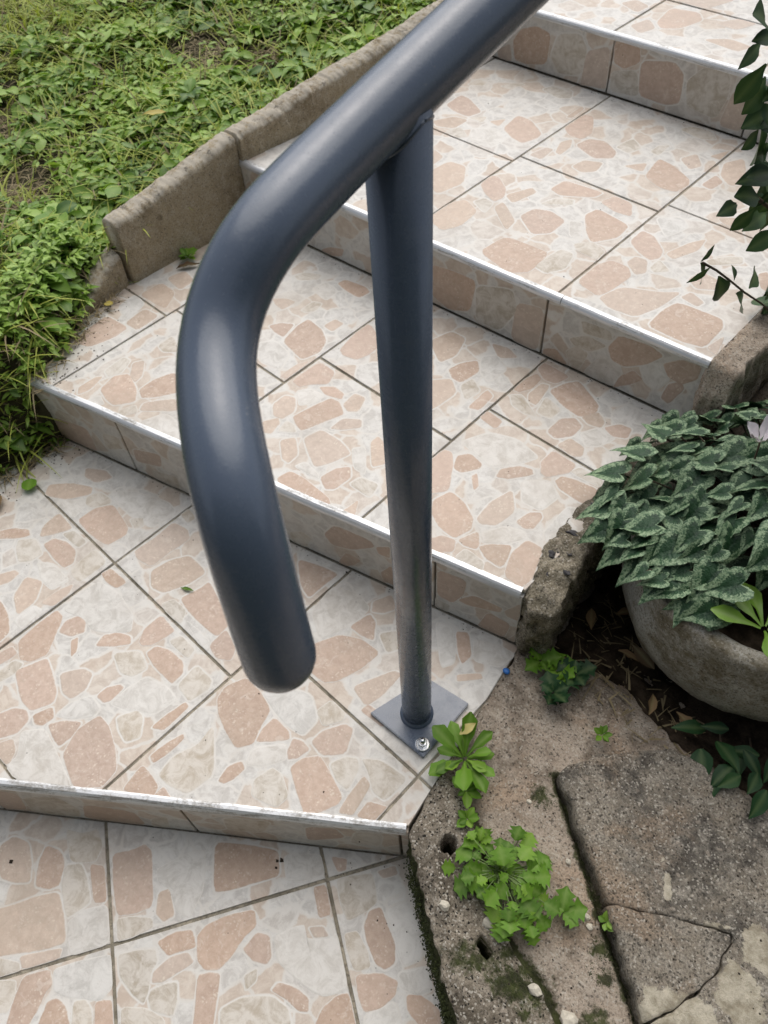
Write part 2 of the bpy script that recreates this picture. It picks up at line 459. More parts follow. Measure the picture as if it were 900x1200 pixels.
# ---- unseen blocker added behind the camera to keep sky light off risers and rail
HV = []; HF = []
hn, hz = 60, 34
hc = Vector((1.75, -1.70)); ht = Vector((0.68, 0.73)); hd = Vector((0.73, -0.68))
for i in range(hn + 1):
    for j in range(hz + 1):
        u = (i / hn - 0.5) * 8.0; z = -0.34 + 3.9 * j / hz
        o_ = 0.22 * fbm((u, z, 0), 1.1, 3) + 0.10 * fbm((u, z, 5), 6, 3)
        q = hc + ht * u + hd * o_
        HV.append((q.x, q.y, z))
HB = len(HV)
for i in range(hn + 1):
    u = (i / hn - 0.5) * 8.0
    for dd, z in ((0.9, 3.5), (0.9, -0.34)):
        q = hc + ht * u + hd * dd
        HV.append((q.x, q.y, z))
for i in range(hn):
    for j in range(hz):
        a = i * (hz + 1) + j
        HF.append([a, a + hz + 1, a + hz + 2, a + 1])
    a = i * (hz + 1) + hz; b = HB + i * 2
    HF.append([a, a + hz + 1, b + 2, b]); HF.append([b, b + 2, b + 3, b + 1])
hg = mesh_obj('sky_blocker', HV, HF, M_BLOCKER, smooth=False)
tag(hg, 'tall dark green blocker added unseen behind the camera to keep sky light off', 'sky_blocker', kind='structure')

# ---- steps: concrete cores (their tops show as grout between the tiles)
def prism(name, P, z0, z1, label, cat):
    n = len(P)
    V = [(p[0], p[1], z0) for p in P] + [(p[0], p[1], z1) for p in P]
    F = [list(range(n))[::-1], [n + i for i in range(n)]] + [[i, (i + 1) % n, n + (i + 1) % n, n + i] for i in range(n)]
    o = mesh_obj(name, V, F, M_GROUT)
    return tag(o, label, cat, kind='structure')
def core_poly(k, x0, x1, y_back):
    b = 0.011
    return [(x0, edge_y(k, x0) + b / cos(ET[k])), (x1, edge_y(k, x1) + b / cos(ET[k])), (x1, y_back), (x0, y_back)]
STEP = {}
STEP[0] = prism('lower_floor', [(-2.3, -1.9), (0.09, -4.2), (0.80, -0.635), (0.101, -0.136), (0.11, -0.12), (-0.5, -0.50)], -0.30, Z[0] - 0.0025,
                'pink and white tiled floor below the bottom step', 'floor')
c1, s1 = cos(ET[1]), sin(ET[1])
STEP[1] = prism('landing', [(EP[1][0] - s1 * .011 - c1 * 1.3, EP[1][1] + c1 * .011 - s1 * 1.3), (EP[1][0] - s1 * .011, EP[1][1] + c1 * .011), (0.046, 0.198), (0.04, 0.205), (-1.15, edge_y(2, -1.15) + .02)], -0.30, Z[1] - 0.0025,
                'tiled landing that carries the handrail post', 'landing')
lab = {2: 'first tiled step above the landing, beside the cyclamen pot', 3: 'second tiled step above the landing, below the dark shrub', 4: 'topmost tiled step at the top edge of the photo'}
STEP[2] = prism('stair_step', core_poly(2, -1.10, 0.034, edge_y(3, 0) + 0.06), -0.1, Z[2] - 0.0025, lab[2], 'step')
STEP[3] = prism('stair_step', core_poly(3, -1.06, 0.036, edge_y(4, 0) + 0.06), 0.0, Z[3] - 0.0025, lab[3], 'step')
STEP[4] = prism('stair_step', core_poly(4, -1.06, 0.30, 2.1), 0.1, Z[4] - 0.0025, lab[4], 'step')

# ---- tiles: (surface, outline, [(tone, outline of a printed stone)]), in tenths of a millimetre
TILES = [
(0,[-2014,-12605,-321,-9833,-3092,-8140,-4786,-10911],[]),
(0,[-4830,-10884,-3137,-8113,-5840,-6461,-6010,-6586,-7602,-9191],[]),
(0,[-7646,-9164,-6121,-6668,-8664,-8542],[]),
(0,[2522,-11509,4215,-8738,1444,-7045,-250,-9816],[]),
(0,[-294,-9789,1399,-7017,-1372,-5324,-3065,-8096],[('P',[-1833,-6670,-1650,-6890,-1549,-7024,-1350,-6838,-1425,-6680,-1476,-6533,-1580,-6313,-1599,-6190,-1785,-6106,-1996,-6418]),('t',[-1905,-6935,-1779,-6816,-1886,-6639,-2032,-6534,-2180,-6672,-2229,-6752]),('w',[-1504,-6202,-1351,-6139,-1122,-5965,-921,-5816,-929,-5610,-1191,-5450,-1299,-5394,-1559,-5762,-1739,-6055]),('P',[-1313,-6574,-1227,-6722,-881,-6398,-1002,-6282,-1212,-6207,-1389,-6234,-1452,-6353]),('t',[-832,-6352,-635,-6167,-886,-5981,-1072,-5958,-1174,-6093]),('P',[-586,-6121,-391,-5939,-789,-5695,-947,-5880])]),
(0,[-3110,-8068,-1417,-5297,-2972,-4347,-5795,-6428],[('p',[-3486,-5957,-3256,-5838,-3075,-5671,-3309,-5509,-3593,-5382,-3864,-5483,-3905,-5719]),('P',[-3210,-5418,-2960,-5634,-2763,-5521,-2698,-5369,-2924,-5130,-3126,-5099,-3346,-5204]),('t',[-2606,-5376,-2209,-5551,-2159,-5371,-2137,-5171,-2439,-5036,-2703,-4973,-2855,-5161]),('P',[-2074,-5148,-1947,-4994,-2393,-4735,-2587,-4881]),('p',[-2634,-6680,-2504,-6517,-2099,-6034,-1931,-5749,-2278,-5570,-2608,-5447,-2810,-5725,-2952,-6016,-3071,-6194,-3190,-6371]),('w',[-1945,-5699,-1724,-5781,-1434,-5306,-1891,-5032,-2078,-5296,-2126,-5562]),('t',[-2111,-6415,-2224,-6382,-2529,-6582,-2294,-6715]),('p',[-1821,-5941,-1902,-5830,-2072,-6051,-2266,-6317,-2086,-6374]),('t',[-2846,-5057,-2565,-4798,-2677,-4587,-2951,-4494,-3061,-4694,-3326,-4838])]),
(0,[4242,-8693,5935,-5922,3164,-4229,1471,-7000],[]),
(0,[1426,-6973,3120,-4202,348,-2508,-1345,-5280],[('P',[-649,-4790,-544,-4607,-438,-4445,-651,-4345,-810,-4536,-905,-4795]),('p',[-534,-5155,-432,-5039,-348,-4758,-305,-4594,-467,-4578,-599,-4784,-631,-5063]),('t',[-416,-5305,-273,-5368,-4,-5213,-104,-5053,-280,-4918,-371,-5043,-463,-5229]),('t',[-940,-5433,-641,-5435,-431,-5398,-500,-5264,-670,-5098,-704,-4966,-842,-4885,-985,-5019,-1195,-5297]),('t',[-304,-5857,124,-5455,-57,-5320,-323,-5415,-609,-5643]),('P',[624,-2927,726,-2766,378,-2544,266,-2701]),('P',[-284,-4523,-112,-4531,36,-4393,47,-4167,-12,-3879,13,-3656,-172,-3523,-391,-3829,-535,-4140,-525,-4331]),('P',[113,-3984,340,-3966,499,-3865,478,-3765,261,-3600,98,-3702]),('w',[619,-3729,978,-3678,1222,-3636,1386,-3575,1506,-3417,1560,-3264,957,-2895,946,-3037,707,-3260,559,-3149,466,-3260,335,-3556]),('p',[776,-3156,907,-3000,755,-2967,618,-3120]),('t',[528,-4285,552,-4123,449,-4007,383,-4187]),('P',[816,-4039,1008,-3974,1261,-3941,1373,-3859,1252,-3745,1037,-3786,812,-3903]),('P',[1564,-3880,1677,-4014,2115,-3603,1641,-3313,1541,-3452,1505,-3690]),('P',[304,-5061,416,-5197,613,-5012,503,-4874,275,-4613,105,-4423,-7,-4513,-118,-4654]),('t',[725,-4907,1412,-4262,1296,-4131,1135,-4036,852,-4097,576,-4378,448,-4679])]),
(0,[-1389,-5253,304,-2481,-103,-2232,-2927,-4313],[('P',[-2092,-4762,-1659,-4996,-1472,-4778,-1365,-4545,-2009,-4094,-2182,-4107,-2249,-4290,-2435,-4535]),('w',[-1570,-4279,-1351,-4215,-1043,-4336,-818,-4260,-984,-3875,-1393,-3502,-1547,-3691,-1657,-3984,-1724,-4188]),('p',[-1244,-4566,-1072,-4561,-1017,-4400,-1365,-4228,-1433,-4382]),('t',[-1278,-5061,-1245,-5005,-1126,-4742,-1231,-4665,-1458,-4854,-1605,-5034,-1354,-5187]),('P',[-815,-3780,-641,-3566,-465,-3270,-255,-2943,-542,-2714,-976,-3002,-1372,-3310]),('w',[-117,-2895,54,-2764,234,-2464,185,-2424,-9,-2306,-416,-2682])]),
(0,[5962,-5878,6427,-5118,3758,-3256,3191,-4184],[]),
(0,[3147,-4157,3715,-3226,1061,-1374,1025,-1401,375,-2464],[('p',[963,-1871,1078,-1684,966,-1625,832,-1857]),('t',[713,-2548,974,-2663,1082,-2360,1111,-2179,797,-1943,655,-2102,447,-2374]),('P',[1207,-2547,1363,-2649,1648,-2771,1809,-2739,1852,-2580,1684,-2400,1422,-2297,1214,-2197,1126,-2345]),('t',[1256,-2944,1501,-3049,1637,-2875,1462,-2752,1183,-2669,1074,-2820]),('P',[1759,-3227,1954,-3315,2089,-3121,2130,-2880,2044,-2730,1806,-2822,1559,-3080]),('P',[2405,-2893,2722,-2903,2868,-2723,2692,-2579,2425,-2626,2258,-2760]),('w',[1650,-2333,1963,-2524,2097,-2257,1830,-2018,1462,-1854,1295,-2162]),('w',[2133,-2739,2357,-2667,2456,-2484,2247,-2307,2004,-2628]),('w',[2219,-3505,2522,-3135,2186,-2940,2002,-3337])]),
(0,[331,-2437,914,-1482,-58,-2199],[('P',[368,-2285,449,-2184,345,-2062,156,-2198])]),
(1,[-10095,-8073,-9318,-8077,-9300,-4822,-11500,-4810,-11500,-6000],[]),
(1,[-11500,-4766,-9300,-4778,-9282,-1522,-11500,-1510],[]),
(1,[-11500,-1466,-9282,-1478,-9276,-407,-11500,-953],[]),
(1,[-9274,-8078,-8185,-8084,-6009,-6480,-6000,-4840,-9256,-4822],[]),
(1,[-9256,-4778,-6000,-4796,-5982,-1540,-9238,-1522],[('P',[-8085,-2681,-7826,-2431,-7688,-2237,-7828,-2178,-8059,-2345,-8235,-2595]),('p',[-7510,-2116,-7344,-1861,-7219,-1605,-7408,-1588,-7727,-1569,-7679,-1936]),('t',[-7608,-2560,-7313,-2684,-7170,-2523,-7144,-2290,-7530,-2206,-7743,-2430]),('P',[-6885,-2200,-6571,-2198,-6530,-2024,-6723,-1848,-7002,-1847,-7268,-1960,-7292,-2174]),('t',[-6758,-1774,-6756,-1595,-7137,-1606,-7235,-1801]),('t',[-6264,-2195,-6080,-2165,-6070,-1616,-6502,-1582,-6429,-2139]),('p',[-7157,-3255,-7052,-3029,-7081,-2820,-7207,-2843,-7363,-3138]),('p',[-6326,-3288,-6345,-2924,-6598,-2625,-6915,-2773,-6719,-3128]),('p',[-6006,-2750,-6027,-2446,-6134,-2279,-6219,-2519,-6239,-2893]),('P',[-6223,-3873,-6100,-3763,-6141,-3557,-6409,-3425,-6747,-3347,-7041,-3414]),('w',[-6642,-2598,-6337,-2591,-6285,-2281,-6748,-2286,-7024,-2462]),('w',[-6028,-3394,-6080,-2942,-6291,-3004,-6288,-3380])]),
(1,[-9238,-1478,-5982,-1496,-5972,405,-9232,-396],[('P',[-6869,-1442,-6403,-1389,-6339,-1011,-6443,-885,-7098,-752,-7304,-1046,-7302,-1420]),('t',[-7525,-1088,-7363,-1060,-7193,-796,-7273,-714,-7572,-757,-7658,-973]),('p',[-8258,-1478,-7925,-1284,-7673,-908,-7791,-775,-8191,-1006,-8488,-1305,-8352,-1477]),('t',[-6318,-811,-6268,-658,-6412,-526,-6571,-740]),('w',[-6970,-677,-6607,-660,-6104,-587,-6082,-49,-6405,-30,-7087,-318,-7405,-596]),('w',[-7420,-1449,-7493,-1136,-7678,-1068,-7980,-1409]),('p',[-8136,-717,-7844,-663,-7696,-374,-7960,-361,-8304,-579])]),
(1,[-3800,-4852,-5956,-4840,-5965,-6447],[]),
(1,[-5956,-4796,-3741,-4808,-2696,-4038,-2683,-1558,-5938,-1540],[('P',[-5727,-1851,-5494,-1809,-5454,-1608,-5896,-1633,-5926,-1750,-5926,-1810]),('w',[-5425,-2545,-5103,-2566,-4881,-2427,-4576,-2154,-4813,-1936,-5360,-1852,-5823,-1936,-5900,-2333,-5797,-2690]),('P',[-5541,-3705,-5367,-3606,-5273,-3346,-5451,-3120,-5689,-2782,-5891,-2774,-5893,-3150,-5855,-3542]),('P',[-5269,-2885,-5171,-2688,-5334,-2557,-5507,-2588,-5582,-2779,-5494,-2977]),('P',[-4934,-3100,-4954,-2971,-5150,-2820,-5183,-2940]),('P',[-4563,-2502,-4389,-2287,-4501,-2207,-4709,-2304,-4854,-2494,-4789,-2705]),('P',[-4220,-2165,-4100,-2057,-4047,-1801,-4033,-1637,-4443,-1605,-4431,-1963,-4306,-2152]),('P',[-3729,-2258,-3443,-2255,-3287,-2253,-3307,-2020,-3461,-1902,-3765,-1915,-4015,-2022,-4027,-2208]),('t',[-4066,-2704,-3867,-2610,-3814,-2363,-4152,-2263,-4444,-2584]),('p',[-4496,-3539,-4288,-3516,-4256,-3267,-4401,-3034,-4591,-3092,-4798,-3392]),('P',[-4894,-4065,-4599,-4068,-4451,-3745,-4574,-3610,-4883,-3497,-5207,-3387,-5301,-3646,-5399,-3877]),('P',[-5731,-4061,-5679,-3870,-5671,-3687,-5857,-3677,-5909,-3960]),('t',[-5440,-4226,-5375,-3913,-5425,-3728,-5589,-3789,-5594,-4139]),('P',[-4349,-4133,-4240,-4070,-4223,-3887,-4394,-3802,-4500,-4084]),('P',[-3834,-3186,-3783,-3086,-3810,-2837,-3899,-2845,-4013,-3020,-4006,-3206]),('w',[-3994,-3705,-3773,-3452,-3806,-3296,-4093,-3284,-4218,-3561,-4215,-3826]),('P',[-3951,-4056,-3749,-4077,-3742,-3867,-3816,-3622,-4044,-3803,-4176,-4002]),('P',[-3049,-4271,-2889,-4125,-2730,-3979,-2780,-3689,-3039,-3531,-3428,-3374,-3699,-3368,-3758,-3726,-3594,-4111]),('P',[-4602,-4700,-4436,-4420,-4486,-4178,-4656,-4120,-4828,-4233,-4939,-4509]),('p',[-4136,-4794,-4096,-4743,-4194,-4583,-4392,-4509,-4515,-4749,-4438,-4792]),('w',[-3841,-4796,-3539,-4623,-3075,-4295,-3463,-4215,-3739,-4168,-4150,-4083,-4397,-4359,-4086,-4584,-4058,-4795]),('t',[-3270,-3283,-3041,-3331,-2939,-3136,-3166,-2927,-3320,-2908,-3461,-3195]),('P',[-2757,-2816,-2751,-2682,-2762,-2323,-2868,-2312,-2918,-2649,-2926,-2919]),('w',[-3404,-2985,-3090,-2753,-3030,-2377,-3308,-2356,-3675,-2464,-3735,-2797,-3732,-3121]),('t',[-2827,-2248,-2776,-1902,-2861,-1785,-3234,-1783,-3181,-2213]),('t',[-3453,-1809,-3503,-1621,-3862,-1617,-3923,-1820])]),
(1,[-5938,-1496,-2683,-1514,-2668,1217,-5928,416],[('p',[-5731,-1179,-5387,-1113,-5400,-678,-5349,-281,-5555,-175,-5890,-251,-5848,-721,-5894,-1115]),('p',[-5038,-1369,-4780,-1303,-4602,-916,-4545,-534,-5054,-510,-5231,-805,-5303,-1174]),('P',[-4167,-1234,-3829,-1242,-3404,-1224,-3429,-945,-3809,-789,-4343,-621,-4353,-826,-4450,-1170]),('t',[-4223,-1496,-4055,-1474,-4198,-1261,-4524,-1268,-4603,-1465,-4432,-1495]),('P',[-3096,-1475,-2887,-1345,-2995,-1152,-3389,-1030,-3355,-1417]),('t',[-5673,-61,-5660,98,-5916,144,-5917,-46]),('w',[-3467,-1500,-3424,-1361,-3685,-1356,-4049,-1377,-3567,-1500]),('P',[-3104,429,-2792,334,-2795,666,-2759,1002,-3063,925,-3523,752])]),
(1,[-2652,-3952,-2580,-3953,617,-1596,622,-714,-2634,-696],[('P',[-2440,-3232,-2397,-2995,-2400,-2697,-2474,-2662,-2545,-2929,-2570,-3203]),('P',[-2299,-3726,-2226,-3685,-2044,-3550,-2109,-3411,-2290,-3386,-2544,-3376,-2462,-3781]),('P',[-1808,-3377,-2043,-3350,-2034,-3543]),('t',[-2018,-3281,-1697,-3174,-1629,-2734,-2237,-2241,-2161,-2630,-2286,-2944,-2239,-3292]),('P',[-2315,-2067,-2035,-2163,-1692,-2237,-1553,-2009,-1669,-1773,-1764,-1479,-2102,-1395,-2453,-1373,-2585,-1709,-2521,-1926]),('P',[-1351,-1780,-1191,-1595,-1300,-1524,-1613,-1519,-1606,-1773,-1538,-1967]),('P',[-968,-1810,-888,-1709,-844,-1503,-1009,-1486,-1146,-1554,-1068,-1735]),('P',[-525,-2045,-202,-2193,-163,-2164,-74,-2044,44,-1783,14,-1656,-417,-1524,-650,-1465,-814,-1669,-844,-1886]),('t',[-951,-1092,-798,-838,-844,-734,-1155,-719,-1199,-997]),('P',[-635,-1424,-398,-1179,-571,-833,-722,-855,-890,-1151,-904,-1390]),('t',[-202,-1540,10,-1530,-81,-1216,-207,-1115,-354,-1222,-445,-1441]),('t',[64,-1138,296,-1294,516,-1273,551,-825,100,-889,-148,-1062]),('p',[319,-1732,273,-1521,214,-1265,47,-1233,79,-1545,138,-1849]),('P',[603,-1361,595,-1329,359,-1443,375,-1707,601,-1581]),('t',[-959,-2547,-585,-2411,-569,-2190,-873,-2047,-1050,-2075,-1107,-2368]),('P',[-1408,-2707,-1357,-2570,-1346,-2372,-1468,-2320,-1555,-2508,-1504,-2730]),('w',[-1378,-2292,-1184,-2143,-1007,-1845,-1175,-1693,-1475,-2050]),('w',[-1743,-1431,-1457,-1464,-1086,-1415,-1105,-1087,-1470,-884,-1853,-1048,-2070,-1366])]),
(1,[-2634,-652,622,-670,630,924,450,1984,-2624,1228],[('P',[-1476,-584,-1334,-425,-1195,-20,-1168,387,-1564,358,-1880,174,-2085,-242,-2181,-393,-1770,-600]),('p',[-690,-417,-627,-121,-639,357,-781,291,-892,36,-1064,-335]),('P',[-268,-500,-295,-352,-674,-374,-691,-536]),('t',[-1071,475,-975,690,-1207,877,-1403,635]),('w',[-2074,-91,-1881,429,-1861,873,-2191,943,-2611,782,-2612,618,-2558,178]),('P',[-1617,423,-1393,486,-1608,744,-1786,796,-1863,410]),('p',[-1789,866,-1631,971,-1529,1169,-1767,1321,-1902,1018]),('P',[-252,1275,-45,1131,-23,1347,-312,1627,-480,1510]),('p',[106,849,366,1147,274,1192,30,940]),('w',[72,1301,426,1490,482,1730,467,1816,247,1790,-180,1609]),('w',[-260,873,-158,1094,-581,1524,-852,1420])]),
(1,[1010,-1306,910,-716,666,-714,661,-1563],[]),
(1,[666,-670,902,-672,673,674],[]),
(2,[-10820,-689,-9037,-250,-9037,2433,-10811,2433],[('P',[-9413,880,-9287,1357,-9309,1717,-9966,1650,-9911,1211,-9795,742]),('p',[-9098,1799,-9128,2352,-9546,2299,-9471,1773]),('w',[-9496,1849,-9674,2392,-9877,2421,-10088,2421,-10034,1991])]),
(2,[-10810,2477,-9037,2477,-9037,5935,-10800,5818],[('p',[-9481,2553,-9201,2587,-9493,3054,-9993,3057,-10014,2517]),('p',[-9479,3168,-9504,3568,-9931,3644,-10028,3240])]),
(2,[-5737,561,-5737,2686,-8993,2686,-8993,-240],[('t',[-8166,1752,-7914,1966,-8394,2157,-8381,1798]),('p',[-8434,-32,-8371,189,-8484,558,-8579,434,-8583,91]),('P',[-7913,250,-7679,247,-7451,564,-7696,766,-8152,927,-8325,693,-8215,322]),('t',[-8396,633,-8303,842,-8443,1161,-8636,1130,-8590,684]),('p',[-7873,866,-7931,1072,-8239,1351,-8350,1151,-8107,923]),('P',[-7427,708,-7248,901,-7009,1270,-7197,1527,-7529,1500,-7649,1142,-7644,810]),('p',[-6678,907,-6691,1135,-6959,1067,-7290,662,-7180,476]),('t',[-7313,203,-7188,429,-7374,509,-7482,216]),('w',[-7901,39,-7841,149,-8096,216,-8172,-28]),('w',[-6031,498,-6211,764,-6762,755,-6964,269])]),
(2,[-8993,2730,-5737,2730,-5737,6155,-8993,5938],[('t',[-7774,5023,-7516,5285,-7554,5449,-7860,5293,-7974,5052]),('p',[-7567,4160,-7332,4128,-7308,4468,-7526,4424,-7753,4235]),('t',[-6905,4396,-6793,4534,-6852,4775,-7031,4699,-7024,4386]),('P',[-6794,5408,-6409,5402,-6361,5674,-6556,5746,-7038,5652,-7072,5461]),('P',[-6231,3417,-5928,3365,-5820,3724,-5952,4027,-6252,4198,-6696,4260,-6716,3981,-6591,3487]),('P',[-6902,3565,-6688,3575,-6806,3975,-7044,3809,-7152,3614]),('p',[-5750,3265,-5801,3417,-5902,3171,-5900,2778,-5750,2798]),('p',[-6063,4314,-6062,4616,-6292,4599,-6315,4318]),('w',[-6506,2818,-6035,2899,-6226,3299,-6706,3390,-6922,3124]),('w',[-6875,4921,-6907,5266,-7293,5325,-7345,4996])]),
(2,[-2437,1372,-2437,3606,-5693,3606,-5693,571],[('P',[-5402,2819,-5311,3011,-5063,3223,-5202,3529,-5619,3531,-5640,2846]),('p',[-5225,2012,-5044,2060,-5021,2331,-5253,2571,-5448,2479,-5432,2196]),('P',[-4751,2135,-4561,2090,-4400,2579,-4289,2852,-4564,3014,-4757,2981,-4846,2626,-4935,2225]),('P',[-4887,2996,-4594,3099,-4664,3225,-4908,3241,-5124,3057]),('p',[-4288,2961,-4139,3089,-4281,3404,-4511,3355,-4464,3026]),('p',[-4024,2588,-3828,2827,-3958,2960,-4213,2776,-4218,2455]),('w',[-5068,2509,-4927,2703,-4897,2950,-5205,2911,-5348,2714]),('p',[-5063,1609,-4925,1693,-5001,1942,-5116,2020,-5274,1742]),('t',[-4622,1989,-4754,2085,-4937,2068,-4876,1804]),('p',[-4109,1823,-3772,1659,-3646,1898,-3532,2258,-3696,2315,-3890,2348,-4309,2329,-4390,1984]),('P',[-3290,1449,-3180,1545,-3155,1878,-3324,2048,-3485,1844,-3528,1553]),('p',[-4341,1424,-4182,1431,-4215,1665,-4526,1901,-4672,1672]),('P',[-3083,1223,-3005,1273,-3130,1345,-3673,1363,-4009,1324,-4070,1080,-3960,1008]),('p',[-3046,2291,-2918,2531,-3155,2784,-3444,2870,-3438,2672]),('w',[-3570,1517,-3639,1583,-3956,1628,-4025,1439]),('p',[-2533,1358,-2720,1643,-2749,1319,-2732,1310]),('t',[-2617,1793,-2700,2088,-3017,1998,-3055,1778]),('w',[-3268,2097,-3028,2114,-3439,2537,-3575,2353])]),
(2,[-5693,3650,-2437,3650,-2437,6375,-5693,6158],[('P',[-5400,3958,-5122,4032,-5039,4304,-5064,4694,-5664,4951,-5665,4522,-5559,4027]),('P',[-3417,4826,-3220,4829,-3153,5259,-3366,5486,-3548,5220,-3611,4954]),('p',[-3873,4987,-3764,5339,-3931,5820,-4274,5803,-4407,5327]),('p',[-3112,5805,-2843,6033,-3141,6129,-3464,6034]),('P',[-2519,4512,-2548,4918,-2743,4992,-2715,4421]),('p',[-3395,3916,-3156,3965,-3107,4560,-3413,4788,-3769,4402]),('t',[-2861,4531,-2821,4885,-3116,5041,-3160,4757]),('w',[-3120,5287,-2846,5189,-2812,5634,-3187,5828,-3349,5605])]),
(2,[351,4620,-2393,4620,-2393,1382,340,2054],[('P',[-2027,4328,-2046,4551,-2382,4582,-2382,4359]),('P',[-2099,2511,-1902,2531,-1746,2758,-2032,3195,-2230,3411,-2382,3365,-2382,2866]),('P',[-1825,3185,-1667,3448,-1701,3547,-1977,3597,-2113,3415,-1982,3175]),('P',[-1439,3027,-1436,3152,-1620,3333,-1643,3219]),('P',[-1147,3601,-916,3914,-1001,3997,-1201,3905,-1380,3667,-1332,3490]),('P',[-837,4046,-714,4028,-501,4338,-503,4557,-972,4567,-979,4239]),('P',[-405,3961,25,3950,129,4100,42,4352,-327,4274,-532,4199,-552,4046]),('t',[-314,4378,42,4413,31,4555,-400,4564,-488,4381]),('p',[-914,2575,-721,2717,-674,3103,-973,3434,-1070,2990,-1033,2613]),('P',[-350,2958,-248,3048,-273,3281,-351,3357,-480,3244,-529,2970]),('P',[-1623,2211,-1362,2095,-1058,2082,-975,2380,-1085,2568,-1386,2713,-1696,2754,-1785,2423]),('P',[-838,2082,-674,2146,-693,2238,-858,2426,-981,2095]),('P',[-1036,1727,-911,1882,-1019,2061,-1226,1990,-1349,1769,-1244,1676]),('P',[-459,2119,-212,2126,-175,2212,-298,2559,-537,2376,-662,2211]),('P',[256,2050,296,2264,205,2495,88,2819,-185,2796,-211,2446,-54,2057]),('w',[-663,2319,-399,2525,-236,2807,-337,2885,-592,2773,-794,2427]),('t',[-361,1893,-434,2035,-787,2046,-808,1811,-412,1881]),('w',[-704,3370,-390,3410,-339,3809,-632,3976,-952,3697]),('w',[65,2962,141,3140,49,3795,-105,3718,-84,3108]),('w',[-1792,3660,-1561,3605,-1263,3927,-1077,4281,-1593,4359,-2026,4187,-2265,3711])]),
(2,[-2393,4664,351,4664,360,6561,-2393,6378],[('P',[-2133,5879,-1898,5917,-1812,6235,-2382,6251,-2382,6028]),('P',[-2253,5331,-2147,5542,-2166,5852,-2313,5907,-2382,5686,-2382,5298]),('p',[-2014,5258,-1831,5258,-1942,5798,-2092,5751,-2106,5416]),('P',[-1485,5555,-1098,5504,-947,5786,-1014,5959,-1611,6243,-1769,6027,-1870,5698]),('t',[-1453,5160,-1448,5432,-1828,5535,-1726,5116]),('t',[-2148,4986,-1914,4954,-1657,5023,-2166,5286,-2326,5148]),('P',[-1111,4825,-931,5054,-937,5343,-1144,5427,-1313,5244,-1316,4868]),('p',[-878,5468,-677,5530,-710,5687,-916,5813,-1067,5531]),('P',[-418,5498,-207,5607,-267,5847,-474,5801,-632,5569]),('p',[-666,4676,-548,4779,-625,4959,-930,4982,-1000,4705]),('w',[-625,5029,-476,5159,-357,5477,-692,5480,-842,5204])]),
(3,[-9093,6026,-9093,9461,-10403,9461,-10406,5939],[]),
(3,[-10403,9505,-9093,9505,-9093,13048,-10400,13034],[]),
(3,[-5793,6246,-5793,9461,-9049,9461,-9049,6029],[('p',[-6587,7737,-6176,7558,-6023,8187,-6394,8709,-6786,8639,-6865,7979]),('p',[-6965,8316,-7008,8707,-7338,8819,-7446,8484])]),
(3,[-9049,9505,-5793,9505,-5793,13083,-9049,13048],[('P',[-8135,10387,-7706,10372,-7601,10730,-8220,11036,-8483,11053,-8445,10502]),('t',[-8389,11720,-8414,11929,-8669,11888,-8693,11565]),('t',[-7789,12028,-7636,12370,-7825,12346,-8037,11989]),('t',[-6651,12312,-6419,12490,-6597,12790,-7078,12720,-7168,12428]),('p',[-6900,10456,-6973,10803,-7196,10495]),('t',[-7286,10357,-7372,10631,-7650,10346]),('P',[-6340,10238,-6060,10203,-5943,10550,-5984,10775,-6509,11096,-6866,11092,-6754,10437]),('p',[-7969,9623,-7612,9768,-7602,10247,-7957,10177,-8193,9720]),('t',[-7302,9519,-7187,9705,-7522,9905,-7667,9592,-7499,9519]),('p',[-5858,11736,-5882,12225,-6005,12311,-5991,11701]),('w',[-7062,9673,-6490,9612,-6438,10033,-6876,10342,-7284,10024])]),
(3,[-2493,6466,-2493,9715,-5749,9715,-5749,6249],[('P',[-5467,8183,-5119,8046,-5068,8282,-5218,8550,-5603,8810,-5736,8759,-5736,8654,-5715,8377]),('p',[-5268,6649,-5090,6997,-5151,7571,-5597,7748,-5736,7470,-5736,6776]),('t',[-5018,7626,-5100,7985,-5332,8015,-5416,7785]),('P',[-3464,6415,-3215,6663,-3261,7222,-3347,7340,-4213,7260,-4282,6573,-3552,6409]),('P',[-3884,7628,-3634,7881,-3657,8366,-4054,8459,-4349,8325,-4413,7959]),('t',[-3870,8902,-3958,9067,-4250,8886,-4377,8515]),('P',[-4243,9034,-3704,9380,-3656,9636,-4065,9584,-4483,9532,-4523,9106]),('p',[-4332,7412,-4386,7774,-4964,8149,-4978,7869]),('t',[-2968,6821,-2792,7147,-2926,7592,-3192,7562,-3255,6857]),('p',[-4795,8232,-4665,8827,-4841,8907,-5085,8379]),('P',[-3169,8359,-2887,8099,-2605,8525,-2646,8985,-3400,9092,-3477,8769]),('P',[-3111,9221,-2782,9280,-3024,9659,-3407,9673,-3503,9326]),('w',[-3318,8040,-3140,8087,-3371,8497,-3588,8422]),('t',[-2907,7721,-2506,7726,-2506,7756,-2545,8017,-2876,8128,-3100,7848])]),
